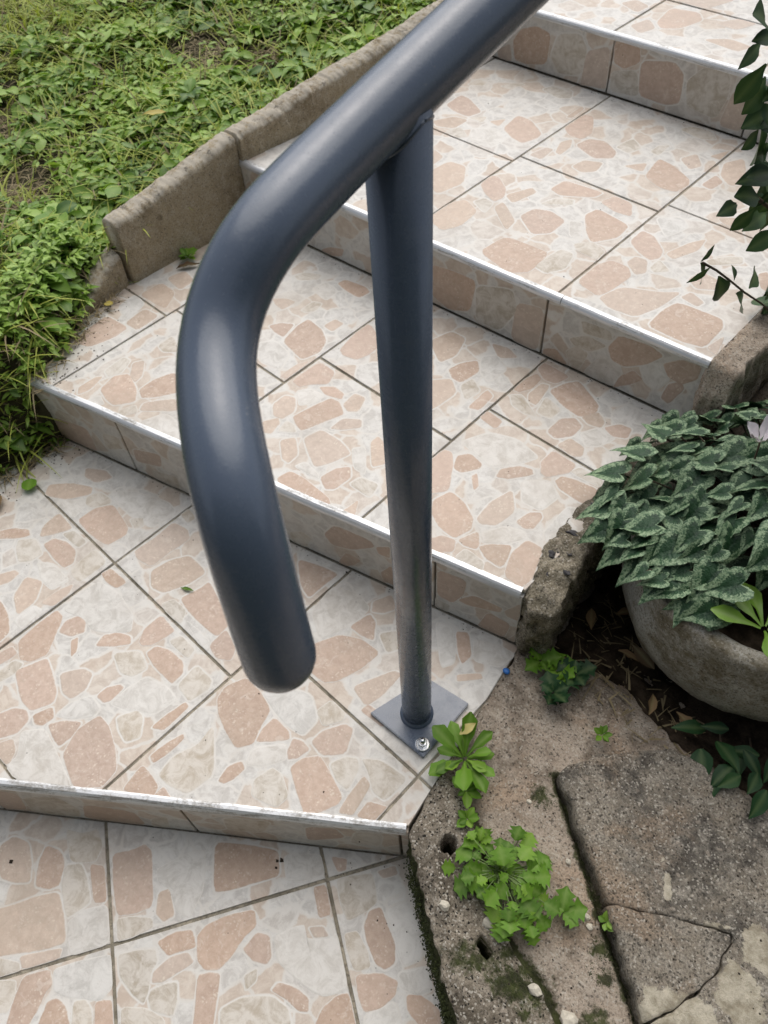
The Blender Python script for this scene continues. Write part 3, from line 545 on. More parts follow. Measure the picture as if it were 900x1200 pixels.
(3,[-5749,9759,-2493,9759,-2493,13119,-5749,13084],[('P',[-5448,11065,-5165,11095,-5131,11442,-5523,12064,-5736,12009,-5736,11277]),('P',[-4533,10603,-4231,10842,-4305,11087,-4720,11318,-5048,11187,-5121,10815]),('p',[-5147,10299,-5162,10658,-5322,10972,-5431,10696,-5280,10317]),('p',[-4406,9995,-4209,10210,-4277,10567,-4631,10406,-4686,10065]),('p',[-5342,9903,-5376,10365,-5550,10352,-5648,9904]),('P',[-2916,10472,-2579,10523,-2516,10903,-2627,11093,-3115,11335,-3481,11399,-3340,10637]),('p',[-3472,10761,-3579,11108,-3890,10720]),('p',[-2790,11419,-2676,11684,-2982,12033,-3147,11664]),('t',[-3555,11520,-3585,11985,-3756,11850,-3762,11539]),('t',[-3260,12614,-2969,12779,-3217,13028,-3628,12965,-3771,12724]),('p',[-2506,12237,-2532,12569,-2731,12111,-2506,12118]),('t',[-4095,11215,-3990,11543,-4335,11771,-4417,11268])]),
(3,[367,10017,-2449,10017,-2449,6469,364,6657],[('P',[-2088,8393,-1780,8292,-1682,8447,-1747,8673,-2094,8961,-2362,8988,-2345,8562]),('P',[-1908,6845,-1827,7083,-1766,7656,-1947,7863,-2288,7856,-2402,7578,-2400,6955]),('t',[-1524,8033,-1338,8232,-1652,8398,-1645,8113]),('p',[-1740,7766,-1635,7942,-1805,8254,-2023,8212,-2040,7969]),('t',[-875,8838,-483,9206,-584,9396,-806,9213,-1008,8910]),('p',[-1471,8574,-1278,9057,-1332,9487,-1519,9143,-1660,8650]),('w',[-1929,9096,-1787,9604,-2013,9822,-2386,9519]),('P',[-230,6728,126,6826,108,7428,-4,7632,-768,7561,-857,7221,-839,6717]),('p',[-1577,6708,-1123,6780,-957,7225,-879,7831,-1143,7611,-1719,7317,-1863,6829]),('p',[-489,7661,-444,7832,-747,7941,-807,7709]),('P',[70,8803,233,8756,-33,9280,-132,9103]),('p',[-735,8089,-453,8277,-391,8513,-905,8559,-962,8227]),('p',[353,6870,233,7283,156,6851,353,6776])]),
(3,[-2449,10061,367,10061,370,13149,-2449,13119],[('p',[-1293,10105,-991,10252,-1172,10504,-1507,10232]),('P',[-2095,11020,-2045,11390,-2281,11539,-2321,11059]),('p',[-2209,11596,-1877,11359,-1692,11672,-2153,12450,-2375,12039])]),
(4,[-9346,13140,-9346,15310,-10401,15310,-10401,13129],[]),
(4,[-10401,15354,-9346,15354,-9346,18610,-10400,18610],[]),
(4,[-10400,18654,-9346,18654,-9346,21000,-10400,21000],[]),
(4,[-6046,13176,-6046,15310,-9302,15310,-9302,13141],[('p',[-6161,14321,-6123,14776,-6537,14916,-6723,14561])]),
(4,[-9302,15354,-6046,15354,-6046,18610,-9302,18610],[]),
(4,[-9302,18654,-6046,18654,-6046,21000,-9302,21000],[]),
(4,[-2746,13211,-2746,15310,-6002,15310,-6002,13176],[('P',[-5289,13928,-4972,14161,-4806,14787,-5068,15114,-5690,14982,-5540,14149]),('p',[-5533,13450,-5395,13850,-5762,14192,-5909,13674]),('p',[-3992,14782,-3792,15302,-4113,15302,-4262,15286,-4513,14798]),('p',[-3482,13829,-3338,14213,-3870,14289,-4330,13949])]),
(4,[-6002,15354,-2746,15354,-2746,18610,-6002,18610],[('p',[-5036,15367,-4751,16199,-5572,16278,-5861,15401,-5384,15367])]),
(4,[-6002,18654,-2746,18654,-2746,21000,-6002,21000],[]),
(4,[554,13246,554,15310,-2702,15310,-2702,13211],[]),
(4,[-2702,15354,554,15354,554,18610,-2702,18610],[]),
(4,[-2702,18654,554,18654,554,21000,-2702,21000],[]),
(4,[2999,15310,598,15310,598,13247,2999,13272],[]),
(4,[598,15354,2999,15354,3000,18610,598,18610],[]),
(4,[598,18654,3000,18654,3000,21000,598,21000],[]),
('R1',[-12000,-1401,-10043,-1401,-10043,-115,-12000,-115],[]),
('R1',[-10003,-1401,-6743,-1401,-6743,-115,-10003,-115],[]),
('R1',[-6703,-1401,-3443,-1401,-3443,-115,-6703,-115],[('P',[-6636,-1396,-6265,-1261,-6065,-403,-6386,-339,-6690,-982,-6690,-1396]),('t',[-5412,-1396,-5249,-891,-5384,-342,-6064,-577,-6202,-1396]),('P',[-4278,-1396,-4275,-657,-5053,-577,-5319,-1396]),('t',[-3885,-1396,-3758,-710,-4056,-949,-4189,-1396])]),
('R1',[-3403,-1401,-143,-1401,-143,-115,-3403,-115],[('P',[-1589,-1153,-967,-743,-1085,-296,-1534,-406]),('t',[-2847,-1072,-2279,-990,-2044,-332,-2790,-414]),('t',[-909,-1016,-456,-972,-385,-359,-778,-380])]),
('R1',[-103,-1401,0,-1401,0,-115,-103,-115],[]),
('R2',[-10600,30,-8084,30,-8084,1426,-10600,1426],[('P',[-9086,36,-9052,367,-9081,734,-10001,621,-10083,36]),('t',[-8728,308,-8167,593,-8179,907,-8608,803]),('t',[-10474,618,-10101,628,-10056,809,-10347,940])]),
('R2',[-8044,30,-4784,30,-4784,1426,-8044,1426],[('P',[-7924,360,-7240,557,-7143,956,-7868,745]),('t',[-7152,36,-6960,121,-6916,429,-7544,297,-7570,36])]),
('R2',[-4744,30,-1484,30,-1484,1426,-4744,1426],[('P',[-3436,520,-3027,663,-2576,1031,-2649,1168,-3318,1166,-3585,746]),('P',[-3196,36,-3026,196,-2874,438,-3177,463,-3372,36]),('t',[-4066,36,-3901,411,-4071,498,-4356,315,-4386,36]),('P',[-2502,891,-2295,905,-2280,1229,-2533,1059]),('P',[-2450,98,-2178,124,-2260,707,-2491,330])]),
('R2',[-1444,30,0,30,0,1426,-1444,1426],[('P',[-1415,442,-1136,397,-952,799,-921,1230,-1421,1183]),('P',[-844,542,-328,742,-293,897,-764,902,-1041,559]),('P',[-192,36,-121,521,-508,596,-648,75,-622,36]),('p',[-186,729,-6,743,-6,1258,-243,853]),('t',[-1218,36,-1184,271,-1439,291,-1439,180,-1438,36]),('p',[-6,289,-129,57,-105,36,-6,36])]),
('R3',[-10800,1571,-9588,1571,-9588,2804,-10800,2804],[]),
('R3',[-9548,1571,-6289,1571,-6289,2804,-9548,2804],[('P',[-8194,1576,-7937,1679,-7852,1872,-8236,1774,-8559,1576]),('w',[-7275,1576,-7374,1799,-7925,1576])]),
('R3',[-6249,1571,-2989,1571,-2989,2804,-6249,2804],[('P',[-5537,1763,-5110,1594,-4600,1779,-4491,2514,-4932,2516,-5538,2455]),('t',[-4441,1648,-3893,1654,-3567,2258,-3702,2670,-4485,2422]),('p',[-3033,1576,-3014,2563,-3587,2441,-3633,1576])]),
('R3',[-2949,1571,0,1571,0,2804,-2949,2804],[('t',[-2185,2423,-1654,2519,-1740,2698,-2277,2658]),('P',[-1573,2130,-1322,2118,-989,2354,-738,2656,-990,2744,-1543,2685,-1694,2356]),('t',[-2372,1676,-2146,1611,-2037,2034,-2281,2086,-2458,1875]),('P',[-2371,1576,-2667,1828,-2913,1702,-2896,1576]),('t',[-2334,2088,-2024,2100,-1722,2371,-2129,2394,-2429,2187]),('P',[-1150,1793,-957,2022,-1173,2110,-1364,1856,-1430,1576,-1425,1576]),('P',[-554,2304,-313,2266,-107,2496,-101,2775,-441,2730,-700,2509]),('P',[-411,1762,-245,2188,-327,2316,-514,2153,-570,1822]),('w',[-1450,1576,-1354,2041,-1781,2167,-2039,1607,-1930,1576]),('w',[-902,1993,-694,1931,-540,2254,-740,2487,-1062,2258])]),
('R4',[-8000,2949,-6689,2949,-6689,4059,-8000,4059],[]),
('R4',[-6649,2949,-3390,2949,-3390,4059,-6649,4059],[('P',[-5947,3030,-5574,3016,-5047,3148,-5010,3797,-5413,3870,-5838,3709,-6036,3427]),('t',[-4674,3034,-4087,3150,-4021,3701,-4236,3973,-4802,3844,-4943,3345]),('p',[-4040,2954,-3403,3024,-3403,3207,-3452,3901,-4015,3670,-4051,2954]),('p',[-6035,2954,-6120,3339,-6477,3114,-6424,2954])]),
('R4',[-3350,2949,-90,2949,-90,4059,-3350,4059],[('P',[-3288,3620,-3019,3557,-2679,3771,-2749,4055,-3197,4055,-3337,4022,-3337,3892]),('t',[-3266,3025,-2552,3084,-2716,3602,-3309,3418]),('P',[-2559,3116,-1893,3100,-1586,3220,-1635,3784,-1905,3964,-2651,3810]),('t',[-1396,3208,-718,3141,-592,3625,-658,4036,-1213,4045,-1534,3685]),('p',[-615,3040,-103,3050,-103,3882,-503,3773])]),
('R4',[-50,2949,3210,2949,3210,4059,-50,4059],[]),
]

TONE = {'P': (0.545, 0.400, 0.310), 'p': (0.575, 0.458, 0.370), 't': (0.520, 0.455, 0.370), 'w': (0.625, 0.600, 0.560)}
def chaikin(p, k=2, q=0.24):
    for _ in range(k):
        o = []
        for i in range(len(p)):
            a, b = p[i], p[(i + 1) % len(p)]
            o += [(a[0] + (b[0] - a[0]) * q, a[1] + (b[1] - a[1]) * q), (a[0] + (b[0] - a[0]) * (1 - q), a[1] + (b[1] - a[1]) * (1 - q))]
        p = o
    return p
def pull(p, d):
    cx = sum(a[0] for a in p) / len(p); cy = sum(a[1] for a in p) / len(p)
    o = []
    for x, y in p:
        L = hypot(x - cx, y - cy) or 1e-6
        f = max(-0.2, min(0.45, d / L))
        o.append((x + (cx - x) * f, y + (cy - y) * f))
    return o
def in_conv(x, y, P, d):
    for i in range(len(P)):
        ax, ay = P[i]; bx, by = P[(i + 1) % len(P)]
        L = hypot(bx - ax, by - ay) or 1
        if ((bx - ax) * (y - ay) - (by - ay) * (x - ax)) / L < d: return False
    return True
def build_tile(surf, outl, stones):
    P = [(outl[i] / 1e4, outl[i + 1] / 1e4) for i in range(0, len(outl), 2)]
    cx = sum(p[0] for p in P) / len(P); cy = sum(p[1] for p in P) / len(P)
    if isinstance(surf, int):
        k = surf
        C0 = Vector((cx, cy, Z[k] + random.uniform(-.0006, .0006)))
        tx, ty = random.uniform(-.0025, .0025), random.uniform(-.0025, .0025)
        mp = lambda u, v, h: (u - cx, v - cy, h + (u - cx) * tx + (v - cy) * ty)
    else:
        k = int(surf[1])
        C0 = edge_pt(k, cx); C0.z = cy
        ed = Vector((cos(ET[k]), sin(ET[k]), 0)); outn = Vector((ed.y, -ed.x, 0))
        mp = lambda u, v, h: tuple(ed * (u - cx) + Vector((0, 0, v - cy)) + outn * (h - 0.0015))
    V = []; F = []; E = []; T = []; HA = []; RO = []
    def ring(pts, h, e, t, ha=0.0, ro=0.0):
        i0 = len(V)
        for u, v in pts:
            V.append(mp(u, v, h)); E.append(e); T.append(t); HA.append(ha); RO.append(ro)
        return list(range(i0, i0 + len(pts)))
    W = (0.6, 0.58, 0.55)
    a = ring(pull(P, 0.0011), 0, 0, W); b = ring(P, -0.0010, 0, W); c = ring(P, -0.0088, 0, W)
    n = len(P)
    F.append(a)
    for i in range(n):
        j = (i + 1) % n
        F.append([a[i], b[i], b[j], a[j]]); F.append([b[i], c[i], c[j], b[j]])
    for tone, w in stones:
        w = [(w[i] / 1e4, w[i + 1] / 1e4) for i in range(0, len(w), 2)]
        q = chaikin(pull(w, -0.0026), 2, 0.13)
        t0 = TONE[tone]; f = random.uniform(0.92, 1.08); g_ = random.uniform(-0.02, 0.02)
        t = (t0[0] * f, t0[1] * f + g_ * .5, t0[2] * f + g_)
        jj = random.uniform(0, .00008); ro = 0.0 if tone in 'Pp' else 1.0
        hq = pull(q, -0.0042)
        if all(in_conv(x, y, P, .0012) for x, y in hq):
            h0 = ring(hq, 0.00006 + jj, 0.0, t, 0.0, ro)
        else:
            h0 = None
        r0 = ring(q, 0.00016 + jj, 0.0, t, 1.0, ro); r1 = ring(pull(q, 0.0026), 0.00042 + jj, 1.0, t, 1.0, ro); r2 = ring(pull(q, 0.008), 0.0005 + jj, 1.2, t, 1.0, ro)
        m_ = len(q)
        for i in range(m_):
            j = (i + 1) % m_
            if h0: F.append([h0[i], h0[j], r0[j], r0[i]])
            F.append([r0[i], r0[j], r1[j], r1[i]]); F.append([r1[i], r1[j], r2[j], r2[i]])
        ci = len(V)
        V.append(mp(sum(x for x, y in q) / m_, sum(y for x, y in q) / m_, 0.0005 + jj)); E.append(1.2); T.append(t); HA.append(1.0); RO.append(ro)
        for i in range(m_): F.append([r2[i], r2[(i + 1) % m_], ci])
    return mesh_obj('tile', V, F, M_TILE, STEP[k], attrs={'edge': ('FLOAT', E), 'halo': ('FLOAT', HA), 'rough': ('FLOAT', RO), 'tint': ('FLOAT_COLOR', T)}, loc=C0)
for su, ou, st in TILES:
    build_tile(su, ou, st)

# ---- aluminium nosing strips on the step edges
def trim(k, s0, s1, parent):
    prof = [(0.0112, -0.0012), (0.0110, 0.0009), (0.0080, 0.0013), (0.0030, 0.0006), (0.0002, -0.0016), (-0.0022, -0.0050), (-0.0028, -0.0092), (-0.0022, -0.0112), (0.0040, -0.0112)]
    V = []; F = []; n = len(prof)
    N = max(2, int((s1 - s0) / 0.04))
    o0 = edge_pt(k, s0)
    for i in range(N + 1):
        s = s0 + (s1 - s0) * i / N
        wob = 0.0006 * fbm((s, k, 0), 9, 2)
        for bk, z in prof:
            p = edge_pt(k, s, bk + wob)
            V.append((p.x - o0.x, p.y - o0.y, Z[k] + z - Z[k] + wob * .6))
    for i in range(N):
        for j in range(n):
            a = i * n + j; b = i * n + (j + 1) % n
            F.append([a, b, b + n, a + n])
    F.append(list(range(n))); F.append([N * n + j for j in range(n)][::-1])
    o = mesh_obj('edge_trim', V, F, M_ALU2 if k == 1 else M_ALU, parent, smooth=False, loc=(o0.x, o0.y, Z[k]))
    return o
trim(1, -1.25, -0.003, STEP[1])
trim(2, -1.02, -0.004, STEP[2])
trim(3, -1.075, -0.272, STEP[3]); trim(3, -0.2705, 0.0, STEP[3])
trim(4, -0.80, 0.29, STEP[4])

# ---- grass bank on the left
def bank_edge(y):
    pts = [(-1.6, -1.0), (-0.6, -0.985), (-0.2, -0.950), (-0.06, -0.930), (0.05, -0.970), (0.25, -1.075), (0.60, -1.085), (1.2, -1.06), (3.0, -1.06)]
    for (a, xa), (b, xb) in zip(pts, pts[1:]):
        if a <= y <= b: return xa + (xb - xa) * (y - a) / (b - a)
    return pts[0][1] if y < pts[0][0] else pts[-1][1]
def sm(a, b, t):
    t = max(0, min(1, (t - a) / (b - a))); return t * t * (3 - 2 * t)
def bank_z(x, y):
    dx = bank_edge(y) - x
    h = -0.02 + 0.235 * sm(-0.34, 0.0, y) + 0.115 * max(0, y - 0.22)
    if y < 0.24:
        low = 0.0 if y < edge_y(2, x) else Z[2]
        h = low - 0.012 + (max(h, low) - low + 0.03) * sm(0.0, 0.07, dx)
    return h + 0.018 * fbm((x, y, 0), 5, 3) + 0.05 * sm(0.1, 1.2, dx)
BP = [(bank_edge(y), y) for y in rng(-1.6, 2.6, 0.06)] + [(-4.5, 2.6), (-4.5, -1.6)]
bank = sheet('grass_bank', BP, bank_z, 0.3, M_EARTH, rng(-4.5, -2.6, 0.12) + rng(-2.55, -0.94, 0.03), rng(-1.6, 2.6, 0.035), 2)
tag(bank, 'sloping bank of earth left of the steps under the weeds', 'bank', kind='structure')

# ---- ground right of the steps: sandy concrete path and bed
CRACK = [(0.088, -0.039), (0.13, -0.035), (0.166, -0.059), (0.202, -0.088), (0.237, -0.115), (0.278, -0.140), (0.325, -0.156), (0.364, -0.164), (0.394, -0.179), (0.442, -0.203), (0.60, -0.285)]
def bed_z(x, y):
    z = -0.004 + 0.006 * fbm((x, y, 3), 9, 4) + 0.0022 * fbm((x, y, 5), 70, 3)
    z += 0.24 * sm(0.62, 0.95, y) * sm(0.03, 0.12, x) + 0.05 * sm(0.35, 0.6, y)
    z -= 0.006 * sm(0.13, 0.22, y + (x - 0.1) * 0.3)
    d = math.sqrt(near_poly(x, y, CRACK_LINE)[0]) if (x < 0.7 and y < 0.1) else 1
    z -= 0.012 * (1 - sm(0.0, 0.012, d))
    if x < .62 and y < -.02 and in_poly(x, y, EDG): z -= 0.12 * sm(.004, .008, math.sqrt(near_poly(x, y, EDG)[0]))
    if 0.1 < x < 0.7 and y < 0.2:
        q = math.sqrt(near_poly(x, y, SLAB_L)[0])
        z -= 0.026 * (1 - sm(0.001, 0.0065, q))
    z -= 0.035 * sm(0.215, 0.28, y + 0.12 * (0.2 - x)) * sm(0.66, 0.60, y) * sm(.5, .4, x)
    return z
CRACK_LINE = CRACK + CRACK[::-1]
EDG = [(0.142, -0.161), (0.1085, -0.1355), (0.104, -0.118), (0.100, -0.095), (0.082, -0.066), (0.076, -0.045)] + [(x - 0.004, y - 0.003) for x, y in CRACK] + [(0.62, -0.485), (0.30, -0.262), (0.212, -0.206)]
MOSS_AT = [(.216, .028, .022), (.329, -.012, .014), (.345, -.176, .045), (.318, -.19, .036), (.30, -.16, .018), (.26, -.205, .025), (.43, -.15, .03), (.385, -.075, .018), (.36, -.045, .012), (.41, -.10, .016), (.28, -.19, .03)]
def moss_f(x, y, z):
    v = 0.0
    for a, b, r_ in MOSS_AT: v = max(v, .78 * (1 - (hypot(x - a, y - b) / r_) ** 2 * .6))
    if x < 0.7 and y < 0.15: v = max(v, 0.62 * sm(0.014, 0.0, math.sqrt(near_poly(x, y, CRACK_LINE)[0])))
    t = (x - .125) / .19                 # damp side along the lower floor
    if z < -0.012 and -.2 < t < 1.5 and y < -0.05: v = max(v, 0.95)
    q = near_poly(x, y, SLAB_L)[0]
    if q < 4e-4 and z < .012: v = max(v, 0.8 * sm(0.02, 0.006, math.sqrt(q)))
    return max(0, v)
SLAB_L = [(0.216, 0.066), (0.309, 0.003), (0.361, -0.033), (0.415, -0.072), (0.468, -0.112), (0.60, -0.2), (0.60, -0.201), (0.468, -0.113)]
GP = [(0.118, -0.100), (0.088, -0.055), (0.064, -0.030), (0.045, 0.000), (0.026, 0.050), (0.031, 0.080), (0.044, 0.120), (0.056, 0.163), (0.044, 0.2), (0.045, 0.65), (0.045, 2.0), (1.8, 2.0), (1.8, -1.3), (0.80, -0.612), (0.302, -0.240)]
gp = rough_poly(GP[:9], 0.006, 0.006, 1.0)[:-1]
gp = [p for p in gp if not (p[0] > 0.06 and p[1] > -0.02 and p[1] < 0.1 and p[0] < 0.05)] + GP[8:]
bed = sheet('garden_bed', gp, bed_z, 0.25, M_PATH, rng(0.02, 0.62, 0.005) + rng(0.66, 1.8, 0.04), rng(-1.3, -0.36, 0.04) + rng(-0.34, 0.45, 0.005) + rng(0.48, 2.0, 0.035), 2, moss=moss_f)
tag(bed, 'sandy worn concrete ground right of the handrail post', 'ground', kind='structure')

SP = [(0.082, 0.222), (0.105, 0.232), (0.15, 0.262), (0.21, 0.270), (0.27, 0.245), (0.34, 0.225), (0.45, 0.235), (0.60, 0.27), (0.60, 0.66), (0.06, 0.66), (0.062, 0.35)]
soil = sheet('soil_shade_patch', rough_poly(SP, 0.008, 0.012, 12.0), lambda x, y: bed_z(x, y) + 0.004 + 0.006 * fbm((x, y, 21), 40, 4), 0.05, M_SOIL, rng(0.05, 0.62, 0.006), rng(0.20, 0.67, 0.006), 2, 0.003)  # soil over the hollow, its near-black colour stands in for shade there
tag(soil, 'soil in the hollow around the planter, coloured near black for its shade', 'soil', kind='structure')

# concrete edging along the lower floor (left of the crack)
HOLES = [(0.159, -0.112, 0.0115, 0.12), (0.270, -0.175, 0.007, 0.08), (0.281, -0.179, 0.007, 0.08), (0.181, -0.07, 0.004, 0.012)]
def edg_z(x, y):
    z = 0.005 + 0.005 * fbm((x, y, 9), 14, 4) + 0.003 * fbm((x, y, 2), 75, 3)
    d = math.sqrt(near_poly(x, y, EDG)[0])
    z -= 0.009 * (1 - sm(0.0, 0.02, d))
    for hx, hy, hr, hd in HOLES:
        q = hypot(x - hx, (y - hy)) + 0.003 * fbm((x, y, 4), 90, 2)
        z -= hd * (1 - sm(hr * 0.85, hr * 1.05, q))
    return z
edging = sheet('concrete_edging', rough_poly(EDG, 0.006, 0.004, 4.0), edg_z, 0.155, M_EDGE, rng(0.07, 0.62, 0.0032), rng(-0.49, -0.02, 0.0032), 8, 0.008, moss=moss_f)
tag(edging, 'gritty broken concrete edging with a dark hole, beside the lower floor', 'edging')

# ---- slab at the lower right, cracked, patched with pale mortar
slab = empty('concrete_slab', (0.45, 0.05, -0.03))
tag(slab, 'large mottled grey concrete slab with a crack and pale mortar patches', 'slab')
CR = [(0.361, -0.033), (0.378, -0.020), (0.394, -0.012), (0.410, -0.001), (0.426, 0.008), (0.448, 0.021), (0.469, 0.032), (0.495, 0.044), (0.500, 0.036), (0.498, 0.013), (0.503, 0.0), (0.500, -0.023), (0.489, -0.060)]
UP = [(0.216, 0.066), (0.22, 0.086), (0.241, 0.124), (0.28, 0.170), (0.314, 0.203), (0.376, 0.221), (0.431, 0.214), (0.463, 0.213), (0.60, 0.26), (0.95, 0.26), (0.95, -0.45), (0.60, -0.21), (0.4705, -0.1135), (0.4915, -0.062)] + [(x + 0.0016, y + 0.0010) for x, y in CR[::-1][1:]] + [(0.309, 0.003)]
LO = [(x - 0.0010, y - 0.0016) for x, y in CR] + [(0.4885, -0.0635), (0.4675, -0.1115), (0.415, -0.072)]
MORT = [([(.438, -.078), (.455, -.070), (.481, -.058), (.505, -.040), (.53, -.052), (.62, -.10), (.70, -.30), (.468, -.13), (.455, -.105)], .012), ([(.501, .060), (.515, .078), (.545, .066), (.55, .03), (.518, .026)], .007), ([(.507, .018), (.54, .02), (.57, -.01), (.56, -.045), (.515, -.035), (.503, -.01)], .008),
        ([(.396, .051), (.402, .055), (.410, .046), (.419, .030), (.418, .021), (.411, .024), (.403, .036)], .003), ([(.380, .064), (.386, .068), (.391, .063), (.386, .058)], .0025), ([(.452, .026), (.47, .040), (.492, .05), (.49, .043), (.47, .031)], .004)]
def mort_f(x, y, z):
    v = 0.0
    if z < -0.01: return 0.0
    for P_, r_ in MORT:
        d = math.sqrt(near_poly(x, y, P_)[0])
        d = d if in_poly(x, y, P_) else -d
        if d > -3 * r_: v = max(v, max(0, min(1, .5 + .5 * d / r_)))
    return v
def slab_z(off):
    def f(x, y):
        z = 0.024 + off + 0.004 * fbm((x, y, 6), 7, 4) + 0.0016 * fbm((x, y, 8), 90, 3)
        e = 1.0
        d = math.sqrt(near_poly(x, y, SLAB_OUT)[0])
        return z - 0.005 * (1 - sm(0, 0.007, d)) ** 2
    return f
SLAB_OUT = [(0.463, 0.213), (0.431, 0.214), (0.376, 0.221), (0.314, 0.203), (0.28, 0.170), (0.241, 0.124), (0.22, 0.086), (0.216, 0.066), (0.309, 0.003), (0.361, -0.033), (0.415, -0.072), (0.468, -0.112), (0.60, -0.2), (1.2, -0.6), (1.2, 0.26)]
def child_of(o, root):
    o.parent = root
    o.location = -root.location
    return o
for nm, Pq, off, mt, xr, yr in (
        ('slab_piece', UP, 0.0, M_SLAB, rng(0.20, 0.60, 0.005) + rng(0.62, 0.95, 0.03), rng(-0.46, -0.22, 0.03) + rng(-0.21, 0.27, 0.005)),
        ('slab_piece', LO, -0.001, M_SLAB, rng(0.35, 0.51, 0.004), rng(-0.12, 0.05, 0.004))):
    child_of(sheet(nm, rough_poly(Pq, 0.006, 0.0035, off * 1000), slab_z(off), 0.05, mt, xr, yr, 3, 0.003, moss=mort_f, mname='mort'), slab)

# ---- low wall of thin concrete slabs on the left
def wall_slab(name, pts, bottom, label, thick=0.052, gap=0.0):
    """pts: (x, y, ztop) along the inner face"""
    V = []; F = []
    N = max(60, int(110 * (pts[-1][1] - pts[0][1]) / .33))
    rows = 22
    ring_n = None
    for i in range(N + 1):
        f = i / N * (len(pts) - 1); k = min(int(f), len(pts) - 2); t = f - k
        x = pts[k][0] * (1 - t) + pts[k + 1][0] * t; y = pts[k][1] * (1 - t) + pts[k + 1][1] * t; z = pts[k][2] * (1 - t) + pts[k + 1][2] * t
        sec = []
        for r_ in range(rows + 1):
            zz = bottom + (z - bottom) * r_ / rows
            rd = 0.004 if r_ == rows else 0
            sec.append((-rd, zz - rd * .5))
        for q in (0.012, 0.03, thick - 0.012): sec.append((-q, z + 0.003))
        for r_ in range(rows, -1, -1):
            zz = bottom + (z - bottom) * r_ / rows
            sec.append((-thick + (0.004 if r_ == rows else 0), zz))
        ring_n = len(sec)
        for dx, zz in sec:
            top = sm(0.03, 0.0, z - zz)
            nz = fbm((x + dx, y, zz), 11, 5)
            n2 = fbm((x + dx, y, zz + 7), 95, 4)
            V.append((x + dx + 0.0035 * nz + 0.0015 * n2, y, zz + top * (0.006 * nz + 0.003 * n2)))
    for i in range(N):
        for j in range(ring_n - 1):
            a = i * ring_n + j
            F.append([a, a + 1, a + ring_n + 1, a + ring_n][::-1])
    F.append(list(range(ring_n))); F.append([N * ring_n + j for j in range(ring_n)][::-1])
    o = mesh_obj(name, V, F, M_KERB, smooth=True)
    return tag(o, label, 'wall', 'thin concrete slabs edging the grass bank')
wall_slab('wall_slab', [(-1.040, 0.268, 0.286), (-1.036, 0.40, 0.308), (-1.030, 0.586, 0.342)], 0.08, 'thin brown concrete wall slab with a broken left end, at the first step')
wall_slab('wall_slab', [(-1.022, 0.590, 0.347), (-1.006, 0.85, 0.374), (-0.983, 1.10, 0.402), (-0.975, 1.40, 0.43), (-0.97, 2.0, 0.50)], 0.2, 'long concrete wall slab with a pale lichen spot, behind the handrail')
wall_slab('wall_slab', [(-1.015, 0.09, 0.150), (-1.03, 0.17, 0.190), (-1.046, 0.258, 0.225)], 0.0, 'sunken grey wall slab half hidden by grass')

# ---- broken kerb stones on the right of the steps
K1 = [(0.036, 0.200), (0.024, 0.25), (0.010, 0.29), (0.004, 0.36), (0.007, 0.43), (0.014, 0.52), (0.022, 0.60), (0.026, 0.652), (0.075, 0.652), (0.064, 0.5), (0.058, 0.40), (0.066, 0.32), (0.076, 0.25), (0.088, 0.212), (0.078, 0.198), (0.056, 0.192)]
def k1_z(x, y):
    return Z[2] + 0.004 + 0.007 * fbm((x, y, 1), 30, 4) + 0.003 * fbm((x, y, 1), 110, 2) - 0.018 * sm(0.235, 0.19, y) - 0.012 * sm(0.05, 0.085, x)
kerb = sheet('kerb_stone', rough_poly(K1, 0.006, 0.006, 2.0), k1_z, 0.17, M_ROUGH, rng(-0.005, 0.10, 0.0035), rng(0.18, 0.66, 0.0045), 14, 0.010)
tag(kerb, 'broken kerb stone with dark pebbles in it, beside the cyclamen', 'kerb stone', 'broken kerb stones along the right of the steps')
K2 = [(0.038, 0.656), (0.037, 0.72), (0.037, 0.79), (0.04, 0.9), (0.045, 1.30), (0.10, 1.30), (0.098, 0.9), (0.088, 0.79), (0.082, 0.70), (0.088, 0.64), (0.05, 0.636)]
def k2_z(x, y):
    return Z[3] + 0.002 + 0.005 * fbm((x, y, 3), 30, 4) + 0.002 * fbm((x, y, 1), 110, 2) - 0.05 * sm(0.665, 0.635, y)
kerb2 = sheet('kerb_stone', rough_poly(K2, 0.007, 0.005, 3.0), k2_z, 0.22, M_PATH, rng(0.02, 0.11, 0.004), rng(0.62, 1.31, 0.006), 12, 0.009)
tag(kerb2, 'pale gritty kerb stone below the shrub, level with the second step', 'kerb stone', 'broken kerb stones along the right of the steps')
def lump(name, loc, r, mat, parent=None, seed=0, sq=(1, 1, 0.7), rough=0.3, sub=2):
    bm = bmesh.new()
    bmesh.ops.create_icosphere(bm, subdivisions=sub, radius=1)
    for v in bm.verts:
        f = 1 + rough * fbm(v.co + Vector((seed * 3.1, 0, 0)), 1.3, 3)
        v.co = Vector((v.co.x * sq[0], v.co.y * sq[1], v.co.z * sq[2])) * r * f
    me = bpy.data.meshes.new(name); bm.to_mesh(me); bm.free()
    me.materials.append(mat)
    me.polygons.foreach_set('use_smooth', [rough < 0.25] * len(me.polygons))
    o = bpy.data.objects.new(name, me); COL.objects.link(o); o.location = loc
    if parent: o.parent = parent
    return o
for i, (x, y, r_) in enumerate([(0.030, 0.335, 0.010), (0.030, 0.292, 0.009), (0.022, 0.282, 0.008), (0.045, 0.30, 0.008), (0.020, 0.40, 0.009), (0.046, 0.37, 0.006), (0.038, 0.25, 0.008), (0.06, 0.27, 0.007)]):
    o = lump('aggregate_pebble', (x, y, k1_z(x, y) - 0.0035), r_ * .95, M_DARKST, kerb, i, (1.35 - .1 * (i % 4), 0.7 + .12 * (i % 3), 0.55), 0.6)

